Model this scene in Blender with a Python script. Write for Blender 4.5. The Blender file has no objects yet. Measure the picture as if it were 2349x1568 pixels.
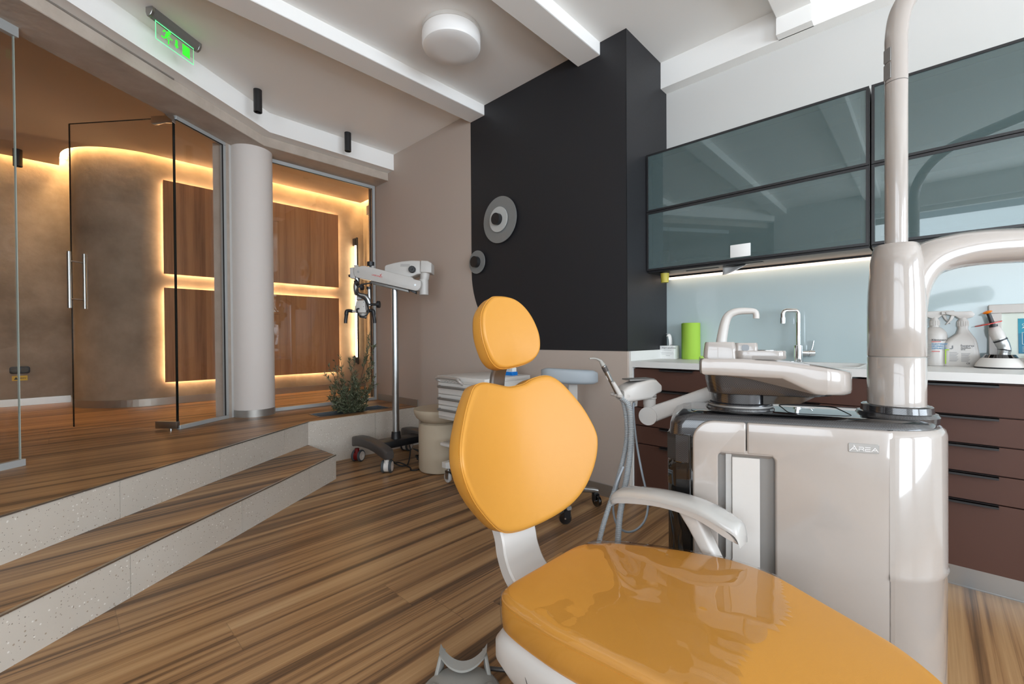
import bpy, bmesh, math, random
from mathutils import Vector, Matrix, Euler, noise
random.seed(7)
SC = bpy.context.scene
COL = SC.collection
PI = math.pi

# ------------------------------------------------------------------ materials
MATS = {}
def new_mat(name):
    m = bpy.data.materials.new(name); m.use_nodes = True
    nt = m.node_tree
    return m, nt, nt.nodes, nt.links, nt.nodes['Principled BSDF']
def srgb(r, g, b):
    f = lambda c: (c/255/12.92) if c/255 <= .04045 else ((c/255+.055)/1.055)**2.4
    return (f(r), f(g), f(b), 1)
def plain(key, rgb, rough=.5, metal=0, coat=0, spec=.5, bump=0, bscale=200, emit=None, estr=0):
    m, nt, N, L, P = new_mat(key)
    P.inputs['Base Color'].default_value = srgb(*rgb)
    P.inputs['Roughness'].default_value = rough
    P.inputs['Metallic'].default_value = metal
    P.inputs['Coat Weight'].default_value = coat
    P.inputs['Coat Roughness'].default_value = .04
    P.inputs['Specular IOR Level'].default_value = spec
    if emit:
        P.inputs['Emission Color'].default_value = (*emit, 1); P.inputs['Emission Strength'].default_value = estr
    # slight procedural variation in roughness and relief
    tc = N.new('ShaderNodeTexCoord'); nz = N.new('ShaderNodeTexNoise'); nz.inputs['Scale'].default_value = bscale
    L.new(tc.outputs['Object'], nz.inputs['Vector'])
    if bump:
        bp = N.new('ShaderNodeBump'); bp.inputs['Strength'].default_value = bump; bp.inputs['Distance'].default_value = .002
        L.new(nz.outputs['Fac'], bp.inputs['Height']); L.new(bp.outputs['Normal'], P.inputs['Normal'])
    mr = N.new('ShaderNodeMapRange'); mr.inputs['To Min'].default_value = max(0, rough-.03); mr.inputs['To Max'].default_value = min(1, rough+.03)
    L.new(nz.outputs['Fac'], mr.inputs['Value']); L.new(mr.outputs['Result'], P.inputs['Roughness'])
    MATS[key] = m; return m
def mottled(key, c1, c2, scale=2.5, rough=.8, bump=.15, detail=6, spec=.3):
    m, nt, N, L, P = new_mat(key)
    tc = N.new('ShaderNodeTexCoord'); nz = N.new('ShaderNodeTexNoise'); nz.inputs['Scale'].default_value = scale
    nz.inputs['Detail'].default_value = detail; nz.inputs['Roughness'].default_value = .6
    cr = N.new('ShaderNodeValToRGB'); cr.color_ramp.elements[0].position = .3; cr.color_ramp.elements[1].position = .7
    cr.color_ramp.elements[0].color = srgb(*c1); cr.color_ramp.elements[1].color = srgb(*c2)
    L.new(tc.outputs['Object'], nz.inputs['Vector']); L.new(nz.outputs['Fac'], cr.inputs['Fac']); L.new(cr.outputs['Color'], P.inputs['Base Color'])
    n2 = N.new('ShaderNodeTexNoise'); n2.inputs['Scale'].default_value = 14; n2.inputs['Detail'].default_value = 8
    L.new(tc.outputs['Object'], n2.inputs['Vector'])
    bp = N.new('ShaderNodeBump'); bp.inputs['Strength'].default_value = bump; bp.inputs['Distance'].default_value = .01
    L.new(n2.outputs['Fac'], bp.inputs['Height']); L.new(bp.outputs['Normal'], P.inputs['Normal'])
    P.inputs['Roughness'].default_value = rough; P.inputs['Specular IOR Level'].default_value = spec
    MATS[key] = m; return m
def wood(key, cols, plank=.185, length=1.9, rough=.35, stretch=(.55, 9, 9), seam=True, grain_scale=1.0, along='X', vary=.12):
    """planks run along X (or Z): colour = stretched noises through a ramp, each plank offset at random"""
    m, nt, N, L, P = new_mat(key)
    tc = N.new('ShaderNodeTexCoord'); sp = N.new('ShaderNodeSeparateXYZ'); L.new(tc.outputs['Object'], sp.inputs[0])
    def math_(op, a, b=None, c=None):
        n = N.new('ShaderNodeMath'); n.operation = op
        for i, v in enumerate((a, b, c)):
            if v is None: continue
            if isinstance(v, (int, float)): n.inputs[i].default_value = v
            else: L.new(v, n.inputs[i])
        return n.outputs[0]
    lng, wid, oth = (sp.outputs['X'], sp.outputs['Y'], sp.outputs['Z']) if along == 'X' else (sp.outputs['Z'], sp.outputs['X'], sp.outputs['Y'])
    row = math_('FLOOR', math_('DIVIDE', wid, plank))
    wn = N.new('ShaderNodeTexWhiteNoise'); wn.noise_dimensions = '1D'; L.new(row, wn.inputs['W'])
    xo = math_('MULTIPLY_ADD', wn.outputs['Value'], 7.3, lng)
    colid = math_('FLOOR', math_('DIVIDE', xo, length))
    cmb = N.new('ShaderNodeCombineXYZ'); L.new(row, cmb.inputs[0]); L.new(colid, cmb.inputs[1])
    wn2 = N.new('ShaderNodeTexWhiteNoise'); wn2.noise_dimensions = '3D'; L.new(cmb.outputs[0], wn2.inputs['Vector'])
    cv = N.new('ShaderNodeCombineXYZ')
    L.new(math_('MULTIPLY', lng, stretch[0]), cv.inputs[0]); L.new(math_('MULTIPLY', wid, stretch[1]), cv.inputs[1])
    L.new(math_('MULTIPLY_ADD', wn2.outputs['Value'], 37.0 if vary > .05 else .22, math_('MULTIPLY', oth, stretch[2])), cv.inputs[2])
    def nz(scale, det, dist, rg=.55):
        n = N.new('ShaderNodeTexNoise'); n.inputs['Scale'].default_value = scale*grain_scale; n.inputs['Detail'].default_value = det
        n.inputs['Distortion'].default_value = dist; n.inputs['Roughness'].default_value = rg
        L.new(cv.outputs[0], n.inputs['Vector']); return n.outputs['Fac']
    big = nz(1.1, 3, .35); mid = nz(3.2, 5, .5); fine = nz(14, 4, .2)
    v = math_('ADD', math_('MULTIPLY', big, .55), math_('ADD', math_('MULTIPLY', mid, .33), math_('MULTIPLY', fine, .17)))
    v = math_('ADD', v, math_('MULTIPLY_ADD', wn2.outputs['Value'], vary, -vary*.6))
    cr = N.new('ShaderNodeValToRGB'); r = cr.color_ramp
    r.elements[0].position = cols[0][0]; r.elements[0].color = srgb(*cols[0][1])
    r.elements[1].position = cols[-1][0]; r.elements[1].color = srgb(*cols[-1][1])
    for p, c in cols[1:-1]:
        e = r.elements.new(p); e.color = srgb(*c)
    L.new(v, cr.inputs['Fac']); out = cr.outputs['Color']
    if seam:
        fr = math_('FRACT', math_('DIVIDE', wid, plank)); fx = math_('FRACT', math_('DIVIDE', xo, length))
        s1 = math_('LESS_THAN', fr, .012); s2 = math_('LESS_THAN', fx, .0012)
        mx = N.new('ShaderNodeMix'); mx.data_type = 'RGBA'; mx.inputs['B'].default_value = srgb(70, 50, 34)
        L.new(math_('MULTIPLY', math_('MAXIMUM', s1, s2), .5 if vary > .05 else .3), mx.inputs['Factor']); L.new(out, mx.inputs['A']); out = mx.outputs['Result']
    L.new(out, P.inputs['Base Color'])
    bp = N.new('ShaderNodeBump'); bp.inputs['Strength'].default_value = .08; bp.inputs['Distance'].default_value = .002
    L.new(fine, bp.inputs['Height']); L.new(bp.outputs['Normal'], P.inputs['Normal'])
    P.inputs['Roughness'].default_value = rough; P.inputs['Specular IOR Level'].default_value = .4
    MATS[key] = m; return m
def terrazzo(key):
    m, nt, N, L, P = new_mat(key)
    tc = N.new('ShaderNodeTexCoord')
    nz = N.new('ShaderNodeTexNoise'); nz.inputs['Scale'].default_value = 3; nz.inputs['Detail'].default_value = 5
    L.new(tc.outputs['Object'], nz.inputs['Vector'])
    cr = N.new('ShaderNodeValToRGB'); cr.color_ramp.elements[0].color = srgb(186, 176, 163); cr.color_ramp.elements[1].color = srgb(206, 198, 187)
    L.new(nz.outputs['Fac'], cr.inputs['Fac']); col = cr.outputs['Color']
    for sc, thr, c, off in ((55, .17, (232, 228, 220), 0), (70, .15, (120, 105, 88), 9), (38, .12, (150, 132, 110), 4), (95, .14, (70, 66, 60), 2)):
        mp = N.new('ShaderNodeMapping'); mp.inputs['Location'].default_value = (off, off*.7, off*.3); L.new(tc.outputs['Object'], mp.inputs['Vector'])
        vo = N.new('ShaderNodeTexVoronoi'); vo.inputs['Scale'].default_value = sc; L.new(mp.outputs[0], vo.inputs['Vector'])
        cm = N.new('ShaderNodeSeparateColor'); L.new(vo.outputs['Color'], cm.inputs[0])
        a = N.new('ShaderNodeMath'); a.operation = 'LESS_THAN'; a.inputs[1].default_value = thr; L.new(vo.outputs['Distance'], a.inputs[0])
        b = N.new('ShaderNodeMath'); b.operation = 'LESS_THAN'; b.inputs[1].default_value = .45; L.new(cm.outputs[0], b.inputs[0])
        k = N.new('ShaderNodeMath'); k.operation = 'MULTIPLY'; L.new(a.outputs[0], k.inputs[0]); L.new(b.outputs[0], k.inputs[1])
        k2 = N.new('ShaderNodeMath'); k2.operation = 'MULTIPLY'; k2.inputs[1].default_value = .75; L.new(k.outputs[0], k2.inputs[0])
        mx = N.new('ShaderNodeMix'); mx.data_type = 'RGBA'; mx.inputs['B'].default_value = srgb(*c)
        L.new(k2.outputs[0], mx.inputs['Factor']); L.new(col, mx.inputs['A']); col = mx.outputs['Result']
    L.new(col, P.inputs['Base Color']); P.inputs['Roughness'].default_value = .55
    MATS[key] = m
def schlick(N, L, f0):
    """mirror share of a pane, the same from both sides"""
    lw = N.new('ShaderNodeLayerWeight'); lw.inputs['Blend'].default_value = .5
    p = N.new('ShaderNodeMath'); p.operation = 'POWER'; p.inputs[1].default_value = 5; L.new(lw.outputs['Facing'], p.inputs[0])
    m = N.new('ShaderNodeMath'); m.operation = 'MULTIPLY_ADD'; m.inputs[1].default_value = 1-f0; m.inputs[2].default_value = f0; L.new(p.outputs[0], m.inputs[0])
    return m
def glass(key, tint=(.93, .93, .92), ior=1.5, refl=1.0):
    """thin architectural pane: clear with a fresnel mirror"""
    m, nt, N, L, P = new_mat(key); N.remove(P); out = N['Material Output']
    tr = N.new('ShaderNodeBsdfTransparent'); tr.inputs['Color'].default_value = (*tint, 1)
    gl = N.new('ShaderNodeBsdfGlossy'); gl.inputs['Roughness'].default_value = 0.0; gl.inputs['Color'].default_value = (refl, refl, refl, 1)
    fr = schlick(N, L, ((ior-1)/(ior+1))**2)
    mx = N.new('ShaderNodeMixShader'); L.new(fr.outputs[0], mx.inputs[0]); L.new(tr.outputs[0], mx.inputs[1]); L.new(gl.outputs[0], mx.inputs[2])
    L.new(mx.outputs[0], out.inputs['Surface']); MATS[key] = m
def frosted(key):
    m, nt, N, L, P = new_mat(key); out = N['Material Output']
    P.inputs['Base Color'].default_value = srgb(122, 145, 146); P.inputs['Roughness'].default_value = .45; P.inputs['Specular IOR Level'].default_value = 0
    rf = N.new('ShaderNodeBsdfRefraction'); rf.inputs['Color'].default_value = srgb(205, 222, 220); rf.inputs['Roughness'].default_value = .22; rf.inputs['IOR'].default_value = 1.08
    mx = N.new('ShaderNodeMixShader'); mx.inputs[0].default_value = .62; L.new(P.outputs[0], mx.inputs[1]); L.new(rf.outputs[0], mx.inputs[2])
    gl = N.new('ShaderNodeBsdfGlossy'); gl.inputs['Roughness'].default_value = .01; gl.inputs['Color'].default_value = (.9, .96, .97, 1)
    fr = schlick(N, L, .075)
    m2 = N.new('ShaderNodeMixShader'); L.new(fr.outputs[0], m2.inputs[0]); L.new(mx.outputs[0], m2.inputs[1]); L.new(gl.outputs[0], m2.inputs[2])
    L.new(m2.outputs[0], out.inputs['Surface']); MATS[key] = m
def film(key):
    m, nt, N, L, P = new_mat(key); N.remove(P); out = N['Material Output']
    tr = N.new('ShaderNodeBsdfTransparent'); tr.inputs['Color'].default_value = (.97, .96, .95, 1)
    gl = N.new('ShaderNodeBsdfGlossy'); gl.inputs['Roughness'].default_value = .03
    fr = schlick(N, L, .08)
    mx = N.new('ShaderNodeMixShader'); L.new(fr.outputs[0], mx.inputs[0]); L.new(tr.outputs[0], mx.inputs[1]); L.new(gl.outputs[0], mx.inputs[2])
    L.new(mx.outputs[0], out.inputs['Surface']); MATS[key] = m
def carbon(key):
    m, nt, N, L, P = new_mat(key)
    tc = N.new('ShaderNodeTexCoord'); ck = N.new('ShaderNodeTexChecker'); ck.inputs['Scale'].default_value = 330
    ck.inputs['Color1'].default_value = srgb(14, 14, 15); ck.inputs['Color2'].default_value = srgb(46, 46, 49)
    L.new(tc.outputs['Object'], ck.inputs['Vector']); L.new(ck.outputs['Color'], P.inputs['Base Color'])
    P.inputs['Roughness'].default_value = .3; P.inputs['Coat Weight'].default_value = 1; P.inputs['Coat Roughness'].default_value = .03
    MATS[key] = m
def emis(key, rgb, strength):
    m, nt, N, L, P = new_mat(key); N.remove(P)
    e = N.new('ShaderNodeEmission'); e.inputs['Color'].default_value = (*rgb, 1); e.inputs['Strength'].default_value = strength
    L.new(e.outputs[0], N['Material Output'].inputs['Surface']); MATS[key] = m
def leaf_mat(key):
    m, nt, N, L, P = new_mat(key)
    g = N.new('ShaderNodeNewGeometry'); wn = N.new('ShaderNodeTexWhiteNoise'); wn.noise_dimensions = '1D'
    L.new(g.outputs['Random Per Island'], wn.inputs['W'])
    cr = N.new('ShaderNodeValToRGB'); e = cr.color_ramp.elements
    e[0].color = srgb(58, 66, 46); e[1].color = srgb(140, 146, 118); k = e.new(.5); k.color = srgb(88, 96, 70)
    L.new(wn.outputs['Value'], cr.inputs['Fac']); L.new(cr.outputs['Color'], P.inputs['Base Color'])
    P.inputs['Roughness'].default_value = .5; MATS[key] = m

plain('white_paint', (210, 209, 206), .75, bump=.06, bscale=90, spec=.2)
plain('ceiling_paint', (248, 247, 244), .85, bump=.05, bscale=70, spec=.1)
plain('beige_paint', (188, 174, 163), .75, bump=.08, bscale=60, spec=.2)
plain('column_paint', (218, 210, 204), .7, bump=.05, bscale=60, spec=.2)
plain('dark_paint', (37, 37, 40), .5, bump=.1, bscale=90, spec=.35)
mottled('lintel_plaster', (176, 163, 150), (198, 186, 174), 5, .85, .35)
mottled('plaster', (132, 120, 106), (176, 162, 146), 2.2, .85, .35)
plain('corridor_ceiling', (196, 180, 164), .85, spec=.1)
wood('floor_wood', [(.34, (60, 45, 33)), (.42, (82, 61, 43)), (.48, (122, 90, 61)), (.53, (156, 118, 80)), (.61, (174, 137, 96)), (.74, (196, 162, 120))], plank=.21, length=2.6, rough=.36, stretch=(.17, 12, 9), vary=.03)
wood('oak', [(.25, (118, 82, 52)), (.42, (166, 120, 80)), (.55, (188, 142, 98)), (.8, (206, 166, 122))], plank=.19, length=5, rough=.45, along='Z', stretch=(.35, 7, 7))
terrazzo('terrazzo')
plain('steel', (176, 178, 178), .32, metal=1)
plain('alu', (190, 194, 194), .38, metal=.85)
plain('frame_alu', (186, 190, 190), .45, metal=.3)
plain('skirting', (168, 164, 158), .35, metal=.7)
plain('chrome', (225, 228, 230), .06, metal=1)
plain('black_metal', (30, 30, 32), .42, spec=.5)
plain('cabinet_black', (34, 34, 36), .4)
plain('rubber', (26, 26, 27), .6)
plain('white_gloss', (160, 152, 145), .18, coat=.8)
plain('white_plastic', (192, 188, 183), .35)
plain('white_metal', (214, 211, 206), .35)
plain('grey_plastic', (150, 148, 142), .5, bump=.25, bscale=500)
plain('hose_grey', (150, 154, 156), .5)
plain('tube_grey', (165, 174, 182), .35)
plain('stool_grey', (160, 168, 174), .45)
plain('armrest_grey', (176, 174, 170), .25, coat=.6)
plain('dark_grey', (84, 80, 78), .38, metal=.35)
plain('leather', (196, 138, 56), .42, bump=.12, bscale=700, spec=.4)
plain('stitch', (206, 134, 30), .5)
plain('black_gloss', (12, 12, 13), .05, coat=1)
carbon('carbon')
plain('brown_laminate', (78, 48, 37), .6, bump=.05, bscale=400)
plain('counter_white', (222, 222, 219), .4)
plain('splash_glass', (184, 200, 202), .06, spec=.6)
plain('channel_light', (205, 202, 196), .5)
plain('rail_grey', (170, 168, 164), .5)
plain('print_pale', (198, 204, 198), .7)
plain('logo_red', (200, 25, 25), .5)
plain('clear_plastic', (190, 190, 188), .2, coat=.5)
plain('channel_grey', (128, 126, 123), .4, metal=.3)
glass('pane', (.965, .955, .94), 1.5, .95)
glass('clear_acrylic', (.95, .97, .95), 1.3, .6)
plain('glass_edge', (24, 28, 26), .15)
plain('glass_edge_light', (170, 180, 172), .15)
frosted('frosted')
film('film')
glass('clear_wheel', (.75, .75, .75), 1.4)
plain('paper_white', (238, 238, 236), .8)
plain('print_black', (40, 40, 42), .6)
plain('print_grey', (120, 122, 124), .6)
plain('print_blue', (40, 140, 190), .6)
plain('print_red', (190, 40, 40), .6)
plain('print_green', (150, 190, 40), .6)
plain('paper_green', (156, 196, 66), .75, bump=.15, bscale=300)
plain('paper_dark_green', (84, 130, 30), .75)
plain('blue_plastic', (0, 120, 210), .35)
plain('cotton', (240, 240, 238), .95)
plain('cup_yellow', (196, 182, 72), .5)
plain('beige_stone', (186, 172, 150), .8, bump=.4, bscale=350)
plain('cert_blue', (0, 150, 186), .4)
plain('cert_blue_deep', (0, 118, 160), .4)
plain('orange_plastic', (240, 130, 10), .4)
plain('red_plastic', (190, 40, 20), .25)
plain('warn_yellow', (214, 176, 40), .5)
plain('red_brake', (110, 10, 8), .5)
plain('spot_white', (236, 236, 236), .4)
plain('lamp_white', (238, 237, 235), .35, emit=(1, .98, .95), estr=.02)
plain('stem_bark', (92, 76, 60), .85)
plain('soil', (44, 34, 26), .95)
plain('zinc', (150, 156, 162), .35, metal=.9)
leaf_mat('leaf')
emis('led_warm', (1.0, .62, .26), 90)
emis('led_panel', (1.0, .66, .34), 26)
emis('led_bar', (1.0, .76, .46), 26)
emis('led_under', (1.0, .76, .58), 2.2)
emis('sign_green', (.06, 1.0, .05), .9)
emis('sign_edge', (.15, 1.0, .35), 1.2)

# ------------------------------------------------------------------ mesh helpers
def bm_new(): return bmesh.new()
def box(bm, x0, x1, y0, y1, z0, z1, M=None):
    v = [bm.verts.new(c) for c in ((x0,y0,z0),(x1,y0,z0),(x1,y1,z0),(x0,y1,z0),(x0,y0,z1),(x1,y0,z1),(x1,y1,z1),(x0,y1,z1))]
    for f in ((0,3,2,1),(4,5,6,7),(0,1,5,4),(1,2,6,5),(2,3,7,6),(3,0,4,7)): bm.faces.new([v[i] for i in f])
    if M is not None:
        for q in v: q.co = M @ q.co
    return v
def bevel(bm, w, seg=2, ang=40):
    bm.normal_update()
    bmesh.ops.recalc_face_normals(bm, faces=bm.faces)
    es = [e for e in bm.edges if len(e.link_faces) == 2 and e.calc_face_angle(0) > math.radians(ang)]
    bmesh.ops.bevel(bm, geom=es, offset=w, segments=seg, affect='EDGES', profile=.5, clamp_overlap=True)
def loft(bm, rings, cap=(True, True), closed=True):
    R = [[bm.verts.new(p) for p in r] for r in rings]
    n = len(R[0])
    for a, b in zip(R, R[1:]):
        for i in range(n if closed else n-1):
            j = (i+1) % n
            bm.faces.new((a[i], a[j], b[j], b[i]))
    if cap[0] and n > 2: bm.faces.new(list(reversed(R[0])))
    if cap[1] and n > 2: bm.faces.new(R[-1])
    return R
def prism(bm, poly, z0, z1, M=None):
    r = loft(bm, [[(x, y, z0) for x, y in poly], [(x, y, z1) for x, y in poly]])
    if M is not None:
        for ring in r:
            for v in ring: v.co = M @ v.co
def slab(bm, poly, a0, a1, axis):
    """prism of a 2D outline along a world axis: axis 'x' -> poly is (y,z); 'y' -> (x,z)"""
    f = (lambda p, a: (a, p[0], p[1])) if axis == 'x' else (lambda p, a: (p[0], a, p[1]))
    loft(bm, [[f(p, a0) for p in poly], [f(p, a1) for p in poly]])
def frames(pts):
    P = [Vector(p) for p in pts]; T = []
    for i in range(len(P)):
        t = (P[min(i+1, len(P)-1)] - P[max(i-1, 0)]); T.append(t.normalized() if t.length > 1e-9 else Vector((0,0,1)))
    up = Vector((0,0,1)) if abs(T[0].z) < .9 else Vector((1,0,0))
    N = [(up - T[0]*up.dot(T[0])).normalized()]
    for i in range(1, len(P)):
        n = N[-1] - T[i]*N[-1].dot(T[i]); N.append(n.normalized() if n.length > 1e-6 else N[-1])
    return P, T, N
def tube(bm, pts, r, seg=12, cap=True, sq=None):
    P, T, N = frames(pts); rings = []
    for i in range(len(P)):
        b = T[i].cross(N[i]); rr = r[i] if isinstance(r, (list, tuple)) else r
        rings.append([P[i] + (N[i]*math.cos(a) + b*math.sin(a)*(sq or 1))*rr for a in (2*PI*k/seg for k in range(seg))])
    loft(bm, rings, (cap, cap))
def crom(pts, n=8, closed=False):
    P = [Vector(p) for p in pts]; out = []; m = len(P)
    rng = range(m) if closed else range(m-1)
    for i in rng:
        p0, p1, p2, p3 = (P[(i-1) % m], P[i], P[(i+1) % m], P[(i+2) % m]) if closed else (P[max(i-1, 0)], P[i], P[i+1], P[min(i+2, m-1)])
        for k in range(n):
            t = k/n
            out.append(.5*((2*p1) + (-p0+p2)*t + (2*p0-5*p1+4*p2-p3)*t*t + (-p0+3*p1-3*p2+p3)*t*t*t))
    if not closed: out.append(P[-1])
    return out
def lathe(bm, prof, seg=32, c=(0,0,0), M=None, cap=(True, True)):
    rings = [[(c[0]+r*math.cos(2*PI*k/seg), c[1]+r*math.sin(2*PI*k/seg), c[2]+z) for k in range(seg)] for r, z in prof]
    if M is not None: rings = [[M @ Vector(p) for p in r] for r in rings]
    loft(bm, rings, cap)
def cyl(bm, p0, p1, r0, r1=None, seg=20):
    tube(bm, [p0, p1], [r0, r0 if r1 is None else r1], seg)
def rrect(cx, cy, w, h, r, n=5):
    out = []
    for sx, sy, a0 in ((1,1,0), (-1,1,90), (-1,-1,180), (1,-1,270)):
        for k in range(n+1):
            a = math.radians(a0 + 90*k/n)
            out.append((cx+sx*(w/2-r)+r*math.cos(a), cy+sy*(h/2-r)+r*math.sin(a)))
    return out
def sphere(bm, c, r, sx=1, sy=1, sz=1, u=16, v=10):
    M = Matrix.Translation(c) @ Matrix.Diagonal((r*sx, r*sy, r*sz, 1))
    bmesh.ops.create_uvsphere(bm, u_segments=u, v_segments=v, radius=1, matrix=M)

def finish(name, bm, mat, parent=None, loc=(0,0,0), rot=(0,0,0), smooth=38):
    bmesh.ops.remove_doubles(bm, verts=bm.verts, dist=1e-6)
    bmesh.ops.recalc_face_normals(bm, faces=bm.faces)
    me = bpy.data.meshes.new(name); bm.to_mesh(me); bm.free()
    for p in me.polygons: p.use_smooth = True
    me.set_sharp_from_angle(angle=math.radians(smooth))
    me.materials.append(MATS[mat])
    o = bpy.data.objects.new(name, me); COL.objects.link(o)
    o.location = loc; o.rotation_euler = rot
    if parent is not None: o.parent = parent
    return o
def tag(o, label, cat, group=None, kind=None):
    o['label'] = label; o['category'] = cat
    if group: o['group'] = group
    if kind: o['kind'] = kind
    return o
def thing(name, label, cat, loc=(0,0,0), rz=0, group=None, kind=None):
    o = bpy.data.objects.new(name, None); COL.objects.link(o); o.empty_display_size = .1
    o.location = loc; o.rotation_euler = (0, 0, rz)
    return tag(o, label, cat, group, kind)
def struct(name, bm, mat, label, cat, **k):
    return tag(finish(name, bm, mat, **k), label, cat, kind='structure')
def boxpart(name, dims, mat, parent=None, bev=0, seg=2, M=None):
    bm = bm_new(); box(bm, *dims)
    if bev: bevel(bm, bev, seg)
    if M is not None: bm.transform(M)
    return finish(name, bm, mat, parent)
def text(name, body, size, M, mat, parent=None, depth=.0004, align='LEFT', spacing=1.0, xs=1.0):
    cu = bpy.data.curves.new(name, 'FONT'); cu.body = body; cu.size = size; cu.extrude = depth; cu.align_x = align; cu.space_character = spacing; cu.resolution_u = 3
    t = bpy.data.objects.new(name, cu); COL.objects.link(t)
    dg = bpy.context.evaluated_depsgraph_get()
    me = bpy.data.meshes.new_from_object(t.evaluated_get(dg)); bpy.data.objects.remove(t)
    me.transform(M @ Matrix.Diagonal((xs, 1, 1, 1))); me.materials.clear(); me.materials.append(MATS[mat])
    o = bpy.data.objects.new(name, me); COL.objects.link(o)
    if parent is not None: o.parent = parent
    return o
def basis(o, x, y, z): 
    M = Matrix.Identity(4)
    for i, v in enumerate((Vector(x).normalized(), Vector(y).normalized(), Vector(z).normalized())):
        for r in range(3): M[r][i] = v[r]
    for r in range(3): M[r][3] = o[r]
    return M
def copy_tree(o, parent=None):
    c = o.copy(); COL.objects.link(c)
    if parent is not None: c.parent = parent
    for ch in list(o.children): copy_tree(ch, c)
    return c
KEY, FILL, SIDE, EXPO = 115, 135, 75, 0.42
# ------------------------------------------------------------------ camera
cam_d = bpy.data.cameras.new('camera'); cam = bpy.data.objects.new('camera', cam_d); COL.objects.link(cam)
yaw, pitch, roll, fpx = .81064986, -.00865854, -.00692322, 1006.025
Fw = Vector((math.cos(pitch)*math.sin(yaw), math.cos(pitch)*math.cos(yaw), math.sin(pitch)))
Rt = Vector((math.cos(yaw), -math.sin(yaw), 0)); Up = Rt.cross(Fw)
R2 = Rt*math.cos(roll) + Up*math.sin(roll); U2 = -Rt*math.sin(roll) + Up*math.cos(roll)
cam.matrix_world = basis((0, 0, 1.05), R2, U2, -Fw)
cam_d.sensor_width = 36; cam_d.lens = fpx/2349*36; cam_d.clip_start = .02
SC.camera = cam

# ------------------------------------------------------------------ constants of the room
XW, XB, YR, ZC = 2.5246, 3.107, 1.388, 3.0       # long wall, recessed wall, return of the chimney, ceiling
ZP, ZS = .374, .183                               # corridor platform and step heights
DX, DY = .8222, .5692                             # direction of the steps and of the slanted glass front
GA = math.atan2(DY, DX)

bm = bm_new(); box(bm, -2.2, 3.3, -4.6, 4.3, -.1, 0)
struct('floor', bm, 'floor_wood', 'striped walnut plank floor of the treatment room', 'floor')
bm = bm_new(); box(bm, -2.3, 3.3, -4.7, 4.2, ZC, ZC+.1)
struct('ceiling', bm, 'ceiling_paint', 'white painted ceiling of the treatment room', 'ceiling')
bm = bm_new()
prism(bm, [(-3.2, .52), (1.451, 3.72), (1.60, 3.715), (1.60, 8), (-3.2, 8)], 0, ZP)
box(bm, 1.60, 2.30, 3.712, 3.835, 0, ZP); box(bm, 1.60, 2.30, 4.08, 8, 0, ZP); box(bm, 2.30, 3.3, 3.70, 8, 0, ZP)
struct('floor_corridor', bm, 'floor_wood', 'raised striped plank floor of the corridor behind the glass', 'floor')
bm = bm_new(); prism(bm, [(-2.4, .566), (1.460, 3.244), (1.451, 3.718), (-2.4, 1.05)], 0, ZS)
struct('floor_step', bm, 'floor_wood', 'plank tread of the lower step', 'step')

def tiles(name, p0, p1, z0, z1, first, label, n_out):
    """stone riser slabs from p1 backwards: first slab shorter, then 0.6 m each"""
    p0, p1 = Vector((*p0, 0)), Vector((*p1, 0)); d = (p0-p1); L = d.length; d.normalize(); nn = Vector((*n_out, 0)).normalized()
    bm = bm_new(); a = 0; w = first
    while a < L:
        b = min(a+w, L); g = .0012
        q = [p1 + d*(a+(g if a else 0)), p1 + d*(b-g)]
        loft(bm, [[q[0], q[1], q[1]+nn*.012, q[0]+nn*.012], [v+Vector((0,0,z1-z0)) for v in (q[0], q[1], q[1]+nn*.012, q[0]+nn*.012)]])
        a, w = b, .6
    for v in bm.verts: v.co.z += z0
    struct(name, bm, 'terrazzo', label, 'riser')
tiles('trim_1', (-2.4, .572), (1.464, 3.247), 0, ZS-.003, .328, 'speckled stone riser of the lower step', (DY, -DX))
tiles('trim_2', (-3.0, .66), (1.451, 3.72), ZS, ZP-.003, .296, 'speckled stone riser of the upper step', (DY, -DX))
tiles('trim_3', (2.524, 3.700), (1.451, 3.720), 0, ZP-.003, .60, 'speckled stone front of the planter ledge', (-.03, -1))
bm = bm_new(); n3 = Vector((DY, -DX, 0))
for p, q, z in (((-2.4, .566, 0), (1.464, 3.242, 0), ZS), ((-3.0, .655, 0), (1.455, 3.716, 0), ZP)):
    p, q = Vector(p), Vector(q)
    loft(bm, [[p, q, q+n3*.014, p+n3*.014], [v+Vector((0,0,.006)) for v in (p, q, q+n3*.014, p+n3*.014)]])
    for v in bm.verts[-8:]: v.co.z += z-.004
struct('trim_4', bm, 'steel', 'thin metal nosing strips on the step edges', 'trim')

# long wall with the chimney projection, recess for the cabinets
bm = bm_new()
box(bm, XW, 3.4, YR, 4.62, 0, ZC)
struct('wall_right', bm, 'beige_paint', 'beige painted long wall behind the microscope', 'wall')
bm = bm_new(); box(bm, XB, 3.4, -4.6, YR, 0, ZC)
struct('wall_alcove', bm, 'white_paint', 'white wall above and behind the glass cabinets', 'wall')
# the black painted field: rounded lower left corner, wraps round the return
poly = [(YR-.001, .962), (2.876-.66, .962)]
for k in range(1, 19):
    a = PI/2*k/18; poly.append((2.876-.66+.66*math.sin(a), .962+.66-.66*math.cos(a)))
poly += [(2.876, ZC), (YR-.001, ZC)]
bm = bm_new(); slab(bm, poly, XW-.0015, XW+.001, 'x'); box(bm, XW-.0015, XB, YR-.0015, YR+.001, .962, ZC)
struct('wall_black', bm, 'dark_paint', 'black painted wall field with rounded lower corner', 'wall')
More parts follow.
